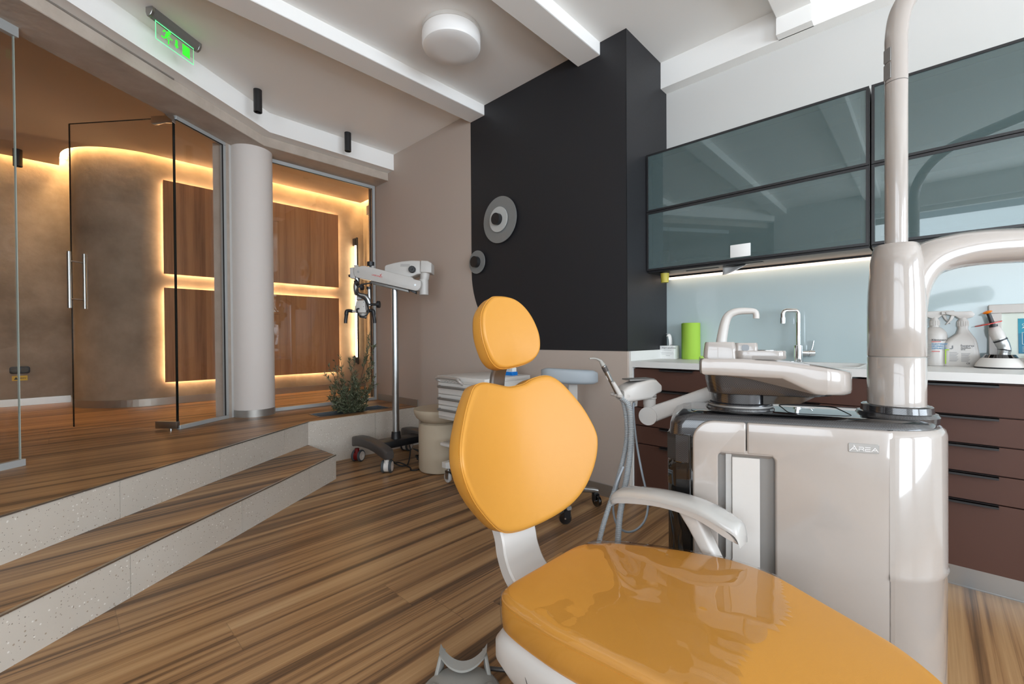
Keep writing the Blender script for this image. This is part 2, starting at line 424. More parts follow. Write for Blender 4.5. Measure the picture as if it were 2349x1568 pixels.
# ceiling beams, cornice with bracket
for i, (y0, y1, x1) in enumerate(((1.577, 1.755, XW), (2.698, 2.876, XW), (.477, .652, 3.013))):
    bm = bm_new(); box(bm, -2.2, x1, y0, y1, 2.914, ZC+.01); bevel(bm, .004, 1)
    struct('ceiling_beam', bm, 'ceiling_paint', ['white ceiling beam between the round lamp and the black return', 'white ceiling beam above the edge of the black wall', 'white ceiling beam nearest the glass cabinets'][i], 'beam')
bm = bm_new(); box(bm, 3.013, XB, -4.6, YR, 2.816, ZC); box(bm, 2.953, 3.02, .477, .652, 2.816, 2.92)
struct('trim_5', bm, 'ceiling_paint', 'white plaster cornice above the glass cabinets', 'cornice')
# fascia and plaster lintel over the glass front
def yl(x, x0, y0, sl=.6745): return y0 + sl*(x-x0)
bm = bm_new(); prism(bm, [(-2.3, yl(-2.3, 1.318, 4.111)), (1.318, 4.111), (XW, 4.111), (XW, 4.49), (1.10, 4.49), (-2.3, yl(-2.3, 1.10, 4.49))], 2.835, ZC+.1)
struct('trim_6', bm, 'ceiling_paint', 'white bent bulkhead over the glass front', 'bulkhead')
bm = bm_new(); prism(bm, [(-2.6, yl(-2.6, 1.308, 4.222)), (1.308, 4.222), (XW, 4.222), (XW, 4.49), (1.10, 4.49), (-2.6, yl(-2.6, 1.10, 4.49))], 2.751, 2.836)
bevel(bm, .004, 1)
struct('lintel', bm, 'lintel_plaster', 'beige plaster lintel over the glass front', 'lintel')
bm = bm_new(); loft(bm, [[(-2.3, yl(-2.3, 1.308, 4.222)-.012, z), (.60, yl(.60, 1.308, 4.222)-.012, z), (.60, yl(.60, 1.308, 4.222)+.01, z), (-2.3, yl(-2.3, 1.308, 4.222)+.01, z)] for z in (2.828, 2.835)])
struct('trim_7', bm, 'skirting', 'narrow shadow gap strip above the lintel', 'trim')
# round column with its metal foot and the short wall beside it
CC, CR = (1.2686, 4.4365), .1645
bm = bm_new(); lathe(bm, [(CR, ZP), (CR, 2.752)], 64, (*CC, 0)); column = struct('column', bm, 'column_paint', 'round white column between the two glass fronts', 'column')
bm = bm_new(); lathe(bm, [(CR+.002, ZP), (CR+.002, ZP+.062), (CR-.01, ZP+.062)], 64, (*CC, 0), cap=(False, False))
finish('skirting', bm, 'skirting', column)
bm = bm_new(); prism(bm, [(1.050, 4.388), (1.085, 4.411), (1.118, 4.46), (1.10, 4.56), (.98, 4.48)], ZP, 2.752)
struct('wall_stub', bm, 'lintel_plaster', 'narrow plaster strip beside the round column', 'wall')
bm = bm_new(); prism(bm, [(1.083, 4.409), (1.106, 4.425), (1.125, 4.47), (1.11, 4.50)], ZP, 2.752)
struct('trim_8', bm, 'white_paint', 'white corner bead beside the round column', 'trim')

# ------------------------------------------------------------------ corridor
YC, YL = 5.87, 6.94
arc = [(.76-.60*math.sin(PI/2*(1-k/20)), YC+.60-.60*math.cos(PI/2*(1-k/20))) for k in range(21)]
inner = [(.16, YL)] + arc + [(3.1, YC)]
bm = bm_new()
outer = [(.26, YL)] + [(.76-.50*math.sin(PI/2*(1-k/20)), YC+.60-.50*math.cos(PI/2*(1-k/20))) for k in range(21)] + [(3.1, YC+.1)]
loft(bm, [[(x, y, z) for x, y in inner + outer[::-1]] for z in (ZP, 3.12)], (False, False))
struct('wall_curved', bm, 'plaster', 'rounded grey plaster wall of the corridor', 'wall')
bm = bm_new(); box(bm, -3.2, .2, YL, YL+.15, ZP, 3.12)
struct('wall_far', bm, 'plaster', 'grey plaster end wall of the corridor at left', 'wall')
bm = bm_new(); box(bm, 3.1, 3.25, 4.55, YL, ZP, 3.12); box(bm, 2.5246, 3.3, 4.6, 4.65, ZP, 3.12)
struct('wall_side', bm, 'plaster', 'plaster side wall closing the corridor at right', 'wall')
bm = bm_new(); box(bm, -3.35, -3.2, .4, YL+.2, 0, 3.12)
struct('wall_left', bm, 'plaster', 'plaster wall closing the corridor at left', 'wall')
# dropped ceiling that stops short of the walls (light cove), slab above
G = .075
arc2 = [(.76-(.60+G)*math.sin(PI/2*(1-k/20)), YC+.60-(.60+G)*math.cos(PI/2*(1-k/20))) for k in range(21)]
edge = [(-3.2, YL-G)] + [(.16-G, YL-G)] + arc2 + [(3.1-G, YC-G), (3.1-G, 4.55)]
bm = bm_new(); prism(bm, edge + [(1.10, 4.47), (-3.2, yl(-3.2, 1.10, 4.47))], 2.965, 2.985)
struct('ceiling_corridor', bm, 'corridor_ceiling', 'dropped ceiling of the corridor with a light cove', 'ceiling')
bm = bm_new(); prism(bm, [(3.4, 4.2), (3.4, 8), (-3.4, 8), (-3.4, 1.2), (-2.3, 1.2), (1.3, 4.2)], 3.11, 3.2)
struct('ceiling_slab', bm, 'corridor_ceiling', 'upper ceiling slab above the corridor cove', 'ceiling')
bm = bm_new()
def ribbon(bm, path, w, z, t=.006):
    P = [Vector((x, y, 0)) for x, y in path]; L_, R_ = [], []
    for i, p in enumerate(P):
        d = (P[min(i+1, len(P)-1)]-P[max(i-1, 0)]).normalized(); n = Vector((-d.y, d.x, 0)); L_.append(p+n*w/2); R_.append(p-n*w/2)
    for i in range(len(P)-1):
        q = [L_[i], L_[i+1], R_[i+1], R_[i]]
        loft(bm, [[v+Vector((0,0,z)) for v in q], [v+Vector((0,0,z+t)) for v in q]])
arc3 = [(.76-(.60+.028)*math.sin(PI/2*(1-k/20)), YC+.60-(.60+.028)*math.cos(PI/2*(1-k/20))) for k in range(21)]
ribbon(bm, [(-3.1, YL-.028), (.12, YL-.028)], .03, 3.06)
ribbon(bm, [(.132, YL-.04)] + arc3 + [(3.06, YC-.028)], .03, 3.06)
ribbon(bm, [(3.1-.028, YC-.05), (3.1-.028, 4.7)], .03, 3.06)
tag(finish('cove_light', bm, 'led_warm'), 'warm light strip running round the corridor ceiling cove', 'light strip')
bm = bm_new(); box(bm, 2.98, 3.1, 4.7, 5.55, 2.74, 2.86)
struct('trim_9', bm, 'white_paint', 'pale boxed ledge at the right end of the corridor', 'trim')
bm = bm_new(); pth = [(-3.2, YL-.006), (.15, YL-.006)]
ribbon(bm, pth, .012, ZP, .075)
ribbon(bm, [(.154, YL-.02)] + [(.76-.606*math.sin(PI/2*(1-k/20)), YC+.60-.606*math.cos(PI/2*(1-k/20))) for k in range(21)] + [(3.09, YC-.006)], .012, ZP, .075)
struct('baseboard_corridor', bm, 'skirting', 'metal skirting along the corridor walls', 'baseboard')
bm = bm_new(); box(bm, XW-.012, XW, YR, 3.70, 0, .078); box(bm, XW-.014, XW, YR, 3.70, 0, .006)
struct('baseboard_right', bm, 'skirting', 'metal skirting under the beige long wall', 'baseboard')
bm = bm_new(); box(bm, XW-.012, XW, 3.70, 4.46, ZP, ZP+.068)
struct('baseboard_ledge', bm, 'skirting', 'metal skirting on the wall above the planter ledge', 'baseboard')

# oak panels with light behind them
def oak(z0, z1, label):
    t = thing('oak_cladding', label, 'wall panel', (1.76, YC, z0), group='backlit oak panels', kind='thing')
    boxpart('board', (-.934, .945, -.062, -.042, 0, z1-z0), 'oak', t, .002, 1)
    bm = bm_new(); w = .012
    box(bm, -.915, .925, -.034, -.018, .014, .014+w); box(bm, -.915, .925, -.034, -.018, z1-z0-.014-w, z1-z0-.014)
    box(bm, -.915, -.915+w, -.034, -.018, .03, z1-z0-.03); box(bm, .925-w, .925, -.034, -.018, .03, z1-z0-.03)
    finish('light_strip', bm, 'led_panel', t)
    for x in (-.6, 0, .6): boxpart('batten', (x-.03, x+.03, -.043, 0, .2, z1-z0-.2), 'black_metal', t)
oak(1.752, 2.733, 'upper backlit oak panel on the corridor wall')
oak(.612, 1.606, 'lower backlit oak panel on the corridor wall')
t = thing('wall_lamp', 'tall black vertical bar lamp beside the oak panels', 'lamp', (2.965, YC, .70))
boxpart('profile', (-.002, .022, -.065, -.045, 0, 1.775), 'black_metal', t, .001, 1)
boxpart('light_strip', (-.022, -.002, -.060, -.048, .10, 1.66), 'led_bar', t)
for z in (.02, 1.66): boxpart('bracket', (-.026, .02, -.055, 0, z, z+.10), 'black_metal', t)

# ------------------------------------------------------------------ glass front
def along(x0, y0, a): return (x0+DX*a, y0+DY*a)
RG = Matrix.Rotation(GA, 4, 'Z')
H0 = (.652, 4.128)                                      # pivot of the door
# fixed pane right of the door
w1 = thing('window_1', 'fixed glass pane with metal frame beside the open glass door', 'window', (*H0, ZP), GA, kind='structure')
Lp = .482
boxpart('pane', (.012, Lp-.02, -.005, .005, .02, 2.36), 'pane', w1)
bm = bm_new(); box(bm, .012, Lp, -.016, .016, 2.347, 2.377); box(bm, .012, Lp, -.016, .016, 0, .03); box(bm, Lp-.03, Lp, -.016, .016, .03, 2.347)
bevel(bm, .002, 1); finish('frame', bm, 'frame_alu', w1)
boxpart('edge', (.008, .012, -.005, .005, .03, 2.347), 'glass_edge', w1)
bm = bm_new(); box(bm, Lp-.034, Lp-.03, -.016, -.006, .03, 2.347); box(bm, .012, Lp-.03, -.016, -.006, 2.343, 2.347); finish('seal', bm, 'rubber', w1)
# fixed pane at far left
w2 = thing('window_2', 'large fixed glass pane at the left edge of the glass front', 'window', (-.120, 3.585, ZP), GA, kind='structure')
boxpart('pane', (-2.2, -.004, -.005, .005, .02, 2.36), 'pane', w2)
boxpart('edge', (-.004, 0, -.005, .005, .03, 2.33), 'glass_edge_light', w2)
bm = bm_new(); box(bm, -2.2, .012, -.016, .016, 2.322, 2.377); box(bm, -2.2, .012, -.016, .016, 0, .036); finish('rail', bm, 'frame_alu', w2)
# right glazing between column and long wall
w3 = thing('window_3', 'fixed glass pane between the column and the beige wall', 'window', (1.40, 4.470, ZP), 0, kind='structure')
boxpart('pane', (0, 1.09, .008, .018, .02, 2.36), 'pane', w3)
bm = bm_new(); box(bm, 0, 1.105, 0, .03, 2.342, 2.377); box(bm, 0, 1.105, 0, .03, 0, .032); box(bm, 1.072, 1.105, 0, .03, .03, 2.345); box(bm, 0, .035, 0, .03, .03, 2.345)
bevel(bm, .002, 1); finish('frame', bm, 'frame_alu', w3)
bm = bm_new(); box(bm, 1.068, 1.072, 0, .006, .03, 2.342); box(bm, .035, 1.07, 0, .006, 2.338, 2.342); finish('seal', bm, 'rubber', w3)
# the door, swung inwards
da = math.atan2(4.815-H0[1], .118-H0[0]); dl = math.hypot(4.815-H0[1], .118-H0[0])
d1 = thing('door_1', 'frameless glass door standing open into the corridor', 'door', (*H0, ZP), da, kind='structure')
boxpart('pane', (.0, dl, -.005, .005, .012, 2.352), 'pane', d1)
bm = bm_new(); box(bm, -.006, 0, -.006, .006, .012, 2.352); box(bm, dl, dl+.003, -.005, .005, .012, 2.352); box(bm, 0, dl, -.005, .005, 2.352, 2.355)
finish('edge', bm, 'glass_edge', d1)
for z0 in (-.002, 2.300):
    bm = bm_new(); box(bm, -.01, .165, -.017, .017, z0+.012, z0+.066); bevel(bm, .003, 2); h = finish('patch_fitting', bm, 'chrome' if z0 > 1 else 'steel', d1)
    bm = bm_new(); cyl(bm, (.05, 0, z0+(.066 if z0 > 1 else 0)), (.05, 0, z0+(.079 if z0 > 1 else .012)), .014); finish('pivot', bm, 'chrome', h)
bm = bm_new()
for sy in (-1, 1):
    tube(bm, [(dl-.045, sy*.055, .93), (dl-.045, sy*.055, 1.36)], .0125, 16)
for z in (1.0, 1.29): tube(bm, [(dl-.045, -.055, z), (dl-.045, .055, z)], .006, 12)
finish('pull_handle', bm, 'steel', d1)
# wall behind the camera with two tall windows
bm = bm_new(); WX = ((-1.9, .1), (.55, 2.95)); zz = (.55, 2.72)
box(bm, -2.3, 3.3, -4.8, -4.6, 0, zz[0]); box(bm, -2.3, 3.3, -4.8, -4.6, zz[1], ZC)
for a, b in ((-2.3, WX[0][0]), (WX[0][1], WX[1][0]), (WX[1][1], 3.3)): box(bm, a, b, -4.8, -4.6, zz[0], zz[1])
struct('wall_window', bm, 'white_paint', 'white wall with windows behind the camera', 'wall')
bm = bm_new(); box(bm, -2.4, -2.2, -4.7, 1.75, 0, ZC)
WY = (-2.6, .6); bm2 = bm; bm.clear()
box(bm, -2.4, -2.2, -4.7, 1.75, 0, zz[0]); box(bm, -2.4, -2.2, -4.7, 1.75, zz[1], ZC); box(bm, -2.4, -2.2, -4.7, WY[0], zz[0], zz[1]); box(bm, -2.4, -2.2, WY[1], 1.75, zz[0], zz[1])
struct('wall_rear', bm, 'white_paint', 'white wall of the treatment room beside the camera', 'wall')
for i, (a, b) in enumerate(WX):
    w = thing('window_%d' % (4+i), ['smaller', 'larger'][i] + ' window in the wall behind the camera', 'window', (a, -4.7, zz[0]), 0, kind='structure')
    bm = bm_new(); W, Hh = b-a, zz[1]-zz[0]
    for x0, x1, z0, z1 in ((0, .06, 0, Hh), (W-.06, W, 0, Hh), (0, W, 0, .06), (0, W, Hh-.06, Hh), (W/2-.03, W/2+.03, 0, Hh), (0, W, Hh*.68-.02, Hh*.68+.02)):
        box(bm, x0, x1, -.03, .03, z0, z1)
    finish('window_frame', bm, 'white_paint', w)
w = thing('window_6', 'unseen window added for fill light in the wall left of the camera', 'window', (-2.3, WY[0], zz[0]), PI/2, kind='structure')  # added out of view as an opening for the side fill light
bm = bm_new(); W = WY[1]-WY[0]
for x0, x1, z0, z1 in ((0, .06, 0, Hh), (W-.06, W, 0, Hh), (0, W, 0, .06), (0, W, Hh-.06, Hh), (W/2-.03, W/2+.03, 0, Hh), (0, W, Hh*.68-.02, Hh*.68+.02)): box(bm, x0, x1, -.03, .03, z0, z1)
finish('window_frame', bm, 'white_paint', w)
def area(name, loc, rot, sx, sy, power, col):
    l = bpy.data.lights.new(name, 'AREA'); l.shape = 'RECTANGLE'; l.size = sx; l.size_y = sy; l.energy = power; l.color = col
    o = bpy.data.objects.new(name, l); COL.objects.link(o); o.location = loc; o.rotation_euler = rot; return o
area('daylight', ((WX[1][0]+WX[1][1])/2, -4.76, sum(zz)/2), (PI/2+.35, 0, 0), WX[1][1]-WX[1][0], zz[1]-zz[0], KEY, (.80, .90, 1.0))
area('daylight', ((WX[0][0]+WX[0][1])/2, -4.76, sum(zz)/2), (PI/2+.35, 0, 0), WX[0][1]-WX[0][0], zz[1]-zz[0], FILL, (.82, .91, 1.0))
area('daylight', (-2.36, sum(WY)/2, sum(zz)/2), (PI/2+.35, 0, -PI/2), WY[1]-WY[0], zz[1]-zz[0], SIDE, (.86, .93, 1.0))  # added side fill, brightens the surfaces that face left
wd = bpy.data.worlds.new('sky'); SC.world = wd; wd.use_nodes = True
wd.node_tree.nodes['Background'].inputs[0].default_value = (.75, .87, 1, 1); wd.node_tree.nodes['Background'].inputs[1].default_value = 1.0

# ------------------------------------------------------------------ ceiling lamps, sign, wall discs
t = thing('ceiling_lamp', 'round white drum lamp on the ceiling between two beams', 'lamp', (1.775, 2.20, ZC))
bm = bm_new(); lathe(bm, [(.188, 0), (.188, -.022), (.18, -.024)], 64); finish('base_ring', bm, 'white_metal', t)
bm = bm_new(); lathe(bm, [(.182, -.02), (.184, -.03), (.184, -.095), (.178, -.108), (.165, -.114), (.10, -.118), (.02, -.119)], 64); finish('diffuser', bm, 'lamp_white', t)
for x, y, L, lab in ((1.135, 3.80, 'white', 'black cylinder spotlight on the ceiling nearest the exit sign'), (1.957, 3.985, 'white', 'black cylinder spotlight on the ceiling nearest the black wall')):
    t = thing('spotlight', lab, 'spotlight', (x, y, ZC), group='black cylinder spotlights')
    bm = bm_new(); lathe(bm, [(.030, 0), (.030, -.172), (.028, -.174), (.024, -.174), (.022, -.14)], 32); finish('housing', bm, 'black_metal', t)
    bm = bm_new(); lathe(bm, [(.020, -.150), (.014, -.158), (.002, -.16)], 20); finish('lens', bm, 'chrome', t)
# corridor spotlight, socket
t = thing('spotlight', 'black cylinder spotlight hanging in the corridor behind the glass', 'spotlight', (-.207, 6.595, 2.965), group='black cylinder spotlights')
bm = bm_new(); lathe(bm, [(.034, 0), (.034, -.165), (.031, -.168), (.027, -.168), (.024, -.14)], 32); finish('housing', bm, 'black_metal', t)
t = thing('wall_socket', 'black twin socket box on the corridor wall above a yellow sticker', 'socket', (-.227, YL, .75))
bm = bm_new(); slab(bm, rrect(0, 0, .145, .075, .02), -.012, 0, 'y'); bevel(bm, .003, 2); finish('plate', bm, 'black_metal', t)
bm = bm_new()
for x in (-.034, .034): slab(bm, rrect(x, 0, .052, .05, .018), -.015, -.011, 'y')
finish('outlet', bm, 'black_gloss', t)
t = thing('warning_sticker', 'small yellow voltage warning sticker below the black socket', 'sticker', (-.228, YL-.0015, .665))
boxpart('sheet', (-.055, .055, 0, .0012, -.026, .026), 'warn_yellow', t)
bm = bm_new(); loft(bm, [[(-.042, y, -.014), (-.012, y, -.014), (-.027, y, .014)] for y in (-.0006, 0)]); finish('triangle', bm, 'print_black', t)
text('lettering', '400V', .024, basis((-.005, -.0004, -.009), (1,0,0), (0,0,1), (0,-1,0)), 'print_black', t)

# exit sign on the ceiling
sg = thing('exit_sign', 'green glowing exit sign with running figure hanging from the ceiling', 'exit sign', (.555, 3.396, ZC), GA)
hl = .158
bm = bm_new(); prof = [(-.022, 0), (-.022, -.022), (-.012, -.044), (.004, -.054), (.014, -.054), (.022, -.03), (.022, 0)]
loft(bm, [[(x, y, z) for y, z in prof] for x in (-hl, hl)]); finish('housing', bm, 'channel_grey', sg)
for sx in (-1, 1):
    bm = bm_new(); loft(bm, [[(sx*a, y*1.06, z*1.02) for y, z in prof] for a in (hl-.006, hl+.012)]); bevel(bm, .002, 1); finish('end_cap', bm, 'steel', sg)
boxpart('panel', (-.128, .128, -.002, .002, -.158, -.05), 'clear_acrylic', sg)
bm = bm_new(); box(bm, -.128, .128, -.0025, .0025, -.1595, -.158); box(bm, -.1295, -.128, -.002, .002, -.158, -.05); box(bm, .128, .1287, -.001, .001, -.158, -.05); box(bm, -.128, .128, -.0025, .0025, -.056, -.054)
finish('lit_edge', bm, 'sign_edge', sg)
bm = bm_new(); T = .0032
def flat(poly): loft(bm, [[(x, y, z) for x, z in poly] for y in (-T, -.0022)])
def limb(pts, w):
    for (x0, z0), (x1, z1) in zip(pts, pts[1:]):
        d = Vector((x1-x0, z1-z0)); L_ = d.length; d.normalize(); n_ = Vector((-d.y, d.x))*w/2; e = d*w*.3
        a, b = Vector((x0, z0))-e, Vector((x1, z1))+e
        flat([tuple(a+n_), tuple(a-n_), tuple(b-n_), tuple(b+n_)])
ox, oz = -.060, -.100
flat([(ox+.017+.010*math.cos(a), oz+.030+.010*math.sin(a)) for a in (2*PI*k/16 for k in range(16))])
limb([(ox+.008, oz+.020), (ox-.004, oz-.004)], .017)
limb([(ox+.008, oz+.018), (ox-.014, oz+.024), (ox-.024, oz+.012)], .007)
limb([(ox+.010, oz+.014), (ox+.022, oz-.002), (ox+.034, oz-.002)], .007)
limb([(ox-.004, oz-.004), (ox+.012, oz-.018), (ox+.010, oz-.040)], .008)
limb([(ox-.004, oz-.006), (ox-.016, oz-.022), (ox-.034, oz-.022)], .008)
finish('running_figure', bm, 'sign_green', sg)
bm = bm_new(); flat([(-.003, -.082), (.012, -.082), (.012, -.115), (.020, -.115), (.0045, -.134), (-.011, -.115), (-.003, -.115)]); finish('arrow', bm, 'sign_green', sg)
bm = bm_new(); flat([(.046, -.075), (.098, -.075), (.098, -.142), (.046, -.142)]); finish('doorway_symbol', bm, 'sign_green', sg)

# two disc wall lamps on the black wall
def disc_lamp(y, z, R, label, two):
    t = thing('wall_disc', label, 'wall lamp', (XW-.0015, y, z), -PI/2)       # local -y -> -x (into the room)
    def disc(name, r, d0, d1, mat, dome=.0):
        bm = bm_new(); M = Matrix.Rotation(PI/2, 4, 'X')
        lathe(bm, [(r, d0), (r, d1-dome*.2), (r*.97, d1), (r*.5, d1+dome*.8), (.001, d1+dome)], 48, M=M); finish(name, bm, mat, t)
    disc('mount', .03, 0, .02, 'black_metal')
    disc('plate', R, .02, .026, 'disc_grey')
    if two: disc('ring_plate', R*.54, .034, .040, 'disc_light'); disc('spacer', .028, .026, .034, 'black_metal'); disc('cap', .046, .040, .075, 'black_metal')
    else: disc('cap', .046, .026, .062, 'black_metal')
plain('disc_grey', (140, 142, 141), .55, metal=.35)
plain('disc_light', (188, 190, 187), .6)
disc_lamp(2.505, 2.003, .186, 'larger grey double disc lamp on the black wall', True)
disc_lamp(2.780, 1.697, .098, 'smaller grey disc lamp at the edge of the black wall', False)

# ------------------------------------------------------------------ wall cabinets with frosted doors
XC, ZT, ZM, ZB = 2.779, 2.271, 1.888, 1.497
def wall_cabinet(y1, y0, label):
    W = y1-y0
    t = thing('wall_cabinet', label, 'cabinet', (XC, y1, ZB), -PI/2, group='frosted glass wall cabinets')   # local x runs to -Y, local -y faces room
    D = XB-XC; H = ZT-ZB
    bm = bm_new(); w = .018
    box(bm, .001, w, .022, D, .0, H); box(bm, W-w, W-.001, .022, D, 0, H); box(bm, w, W-w, .022, D, H-w, H); box(bm, w, W-w, D-.006, D, w, H-w)
    box(bm, w, W-w, .03, D-.01, ZM-ZB-.009, ZM-ZB+.009)
    finish('carcass', bm, 'cab_inside', t)
    bm = bm_new(); box(bm, .001, W-.001, .022, D, -.012, .018); bevel(bm, .001, 1); finish('bottom_panel', bm, 'cabinet_black', t)
    boxpart('side_skin', (0, .0012, .02, D, 0, H), 'cabinet_black', t); boxpart('side_skin', (W-.0012, W, .02, D, 0, H), 'cabinet_black', t)
    for nm, z0, z1 in (('upper', ZM-ZB+.002, H+.004), ('lower', 0, ZM-ZB-.002)):
        d = thing('door', '', ''); 
        for k in ('label', 'category'): del d[k]
        d.parent = t; d.location = (0, 0, z0)
        h = z1-z0; f = .012
        bm = bm_new(); box(bm, .002, W-.002, 0, .02, 0, f); box(bm, .002, W-.002, 0, .02, h-f, h); box(bm, .002, .002+f, 0, .02, f, h-f); box(bm, W-.002-f, W-.002, 0, .02, f, h-f)
        finish('door_frame', bm, 'cabinet_black', d)
        bm = bm_new(); box(bm, .002+f, W-.002-f, .004, .009, f, h-f); finish('glass', bm, 'frosted', d)
        bm = bm_new(); k = .038       # rim behind the glass edge
        for a in ((f, W-f, f, k), (f, W-f, h-k, h-f), (f, k, k, h-k), (W-k, W-f, k, h-k)): box(bm, a[0]+.002, a[1]-.002, .016, .021, a[2], a[3])
        finish('inner_rim', bm, 'rim_grey', d)
    return t
plain('cab_inside', (226, 226, 220), .5)
plain('rim_grey', (92, 104, 104), .5)
wall_cabinet(1.384, .212, 'black framed wall cabinet with two frosted glass doors beside the black return')
wall_cabinet(.207, -.965, 'black framed wall cabinet with frosted doors behind the white lamp pole')
# things seen through the frosted glass
def cup_stack(name, x, y, z, n, mat, label, r0=.026, r1=.034, h=.07, up=1):
    t = thing(name, label, 'cup', (x, y, z))
    for k in range(n):
        bm = bm_new(); zz_ = k*.0165
        lathe(bm, [(.002, zz_), (r0, zz_), (r1, zz_+h), (r1+.0015, zz_+h), (r1+.0015, zz_+h-.004), (r0+.001, zz_-.0)][:4] , 28, cap=(True, False)); finish('cup', bm, mat, t)
    return t
t = thing('cup_dispenser', 'stack of yellow paper cups poking down through the left cabinet bottom', 'cup stack', (2.862, 1.293, 1.418))
for k in range(9):
    bm = bm_new(); z = k*.017; lathe(bm, [(.020, z), (.0245, z), (.029, z+.074), (.031, z+.076), (.029, z+.078), (.027, z+.074)], 28, cap=(True, False)); finish('cup', bm, 'cup_yellow', t)
bm = bm_new(); lathe(bm, [(.040, ZB-1.418-.017), (.031, ZB-1.418-.017), (.031, ZB-1.418-.011), (.040, ZB-1.418-.011)], 28, cap=(False, False)); finish('ring', bm, 'black_metal', t)
boxpart_t = thing('carton', 'white carton seen through the lower left frosted door', 'box', (2.84, .80, ZB+.0185)); boxpart('carton_body', (-.06, .06, -.055, .055, 0, .075), 'paper_white', boxpart_t, .003)
boxpart_t = thing('carton', 'yellow green carton at the right end of the lower left frosted door', 'box', (2.86, .30, ZB+.0185)); boxpart('carton_body', (-.05, .05, -.06, .06, 0, .085), 'cup_yellow', boxpart_t, .003)
boxpart_t = thing('carton', 'long pale carton behind the lower left frosted door', 'box', (2.88, 1.10, ZB+.0185)); boxpart('carton_body', (-.05, .05, -.10, .10, 0, .04), 'beige_stone', boxpart_t, .003)
for i, (y, z) in enumerate(((1.27, ZM+.009), (.86, ZM+.009), (.36, ZM+.009))):
    t = thing('lever_hinge', ['small bright hinge at the left end inside the upper frosted door', 'small bright hinge in the middle inside the upper frosted door', 'small bright hinge at the right end inside the upper frosted door'][i], 'hinge', (2.815, y, z), group='door hinges')
    bm = bm_new(); box(bm, -.012, .012, -.012, -.004, 0, .022); box(bm, -.012, .012, .004, .012, 0, .022); box(bm, -.012, .012, -.014, .014, 0, .004); finish('hinge_body', bm, 'chrome', t)
# dispenser slots and the hanging tissue under the cabinet
for i, (y, x) in enumerate(((1.06, 2.90), (.80, 2.86))):
    bm = bm_new(); box(bm, x-.012, x+.012, y-.10, y+.10, 0, .003)
    for v in bm.verts: v.co.z += ZB-.0145
    tag(finish('dispenser_slot', bm, 'black_metal'), ['black slot in the cabinet bottom beside the yellow cups', 'black slot in the cabinet bottom beside the hanging tissue'][i], 'slot', 'dispenser slots')
bm = bm_new(); rows = []
for i in range(9):
    a = i/8; y = .935-.16*a; row = []
    for j in range(7):
        b = j/6; drop = .052*(1-a**2.2)*b
        row.append(bm.verts.new((2.90-.035*b+.012*math.sin(a*5+b*2), y+.02*b*(a-.3), ZB-.013-drop)))
    rows.append(row)
for a, b in zip(rows, rows[1:]):
    for j in range(6): bm.faces.new((a[j], a[j+1], b[j+1], b[j]))
o = finish('tissue', bm, 'paper_white'); tag(o, 'white paper tissue hanging from the slot under the cabinet', 'tissue')
md = o.modifiers.new('s', 'SOLIDIFY'); md.thickness = .0012
# LED bar under the cabinets
t = thing('under_cabinet_light', 'warm light bar under the frosted wall cabinets', 'light bar', (3.06, 1.36, ZB-.012))
boxpart('profile', (-.012, .012, -2.3, 0, -.010, 0), 'black_metal', t)
boxpart('diffuser', (-.010, .03, -2.3, 0, -.022, -.010), 'led_under', t)

# ------------------------------------------------------------------ base cabinets and worktop
XF = 2.5405
def base_cabinet(y1, W, label, hy0, hy1):
    t = thing('base_cabinet', label, 'cabinet', (2.558, y1, .10), -PI/2, group='brown drawer cabinets')   # local x -> -Y, -y faces room
    boxpart('carcass', (.001, W-.001, .020, .545, 0, .757 if abs(y1-.77) > .01 else .63), 'brown_laminate', t)
    zs = [(.627, .752), (.512, .622), (.397, .507), (.283, .392), (.003, .278)]
    proto = None
    for z0, z1 in zs:
        bm = bm_new(); box(bm, .002, W-.002, 0, .019, z0, z1); bevel(bm, .001, 1); d = finish('drawer', bm, 'brown_laminate', t)
        bm = bm_new(); box(bm, hy0, hy1, -.024, .008, z1-.0005, z1+.003); box(bm, hy0, hy1, -.024, -.021, z1-.009, z1+.003); finish('handle', bm, 'black_metal', d)
    return t
base_cabinet(1.362, .59, 'brown five drawer cabinet at the left end of the worktop', .178, .378)
base_cabinet(.770, .59, 'brown five drawer cabinet under the chrome tap', .19, .39)
base_cabinet(.178, .59, 'brown five drawer cabinet right of the white pillar', .175, .376)
base_cabinet(-.414, .59, 'brown drawer cabinet at the right edge of the picture', .19, .39)
bm = bm_new(); box(bm, 2.541, XB, 1.364, 1.386, 0, .862); struct('trim_10', bm, 'counter_white', 'white end panel of the base cabinets', 'trim')
bm = bm_new(); box(bm, 2.613, 2.625, -1.0, 1.364, .004, .099)
box(bm, 2.612, 2.626, -1.0, 1.364, 0, .005)
struct('baseboard_cabinets', bm, 'steel', 'brushed steel plinth under the brown cabinets', 'baseboard')
# worktop with a cut-out for the sink
bm = bm_new(); z0, z1 = .862, .898
for a in ((XF, XB-.008, .705, 1.386), (XF, XB-.008, -1.0, .245), (XF, 2.62, .245, .705), (3.0, XB-.008, .245, .705)): box(bm, *a, z0, z1)
bmesh.ops.remove_doubles(bm, verts=bm.verts, dist=1e-5)
tag(finish('worktop', bm, 'counter_white'), 'white worktop over the brown drawer cabinets', 'worktop')
bm = bm_new(); box(bm, XF+.0, 2.98, 1.374, 1.3865, .8985, .962)
struct('trim_11', bm, 'counter_white', 'white upstand at the left end of the worktop', 'trim')
bm = bm_new(); box(bm, XB-.008, XB, -1.2, 1.386, .88, ZB)
struct('trim_12', bm, 'splash_glass', 'pale glass splashback above the worktop', 'splashback')
bm = bm_new(); rin = rrect(2.81, .475, .36, .46, .03); ro = rrect(2.81, .475, .38, .478, .035)
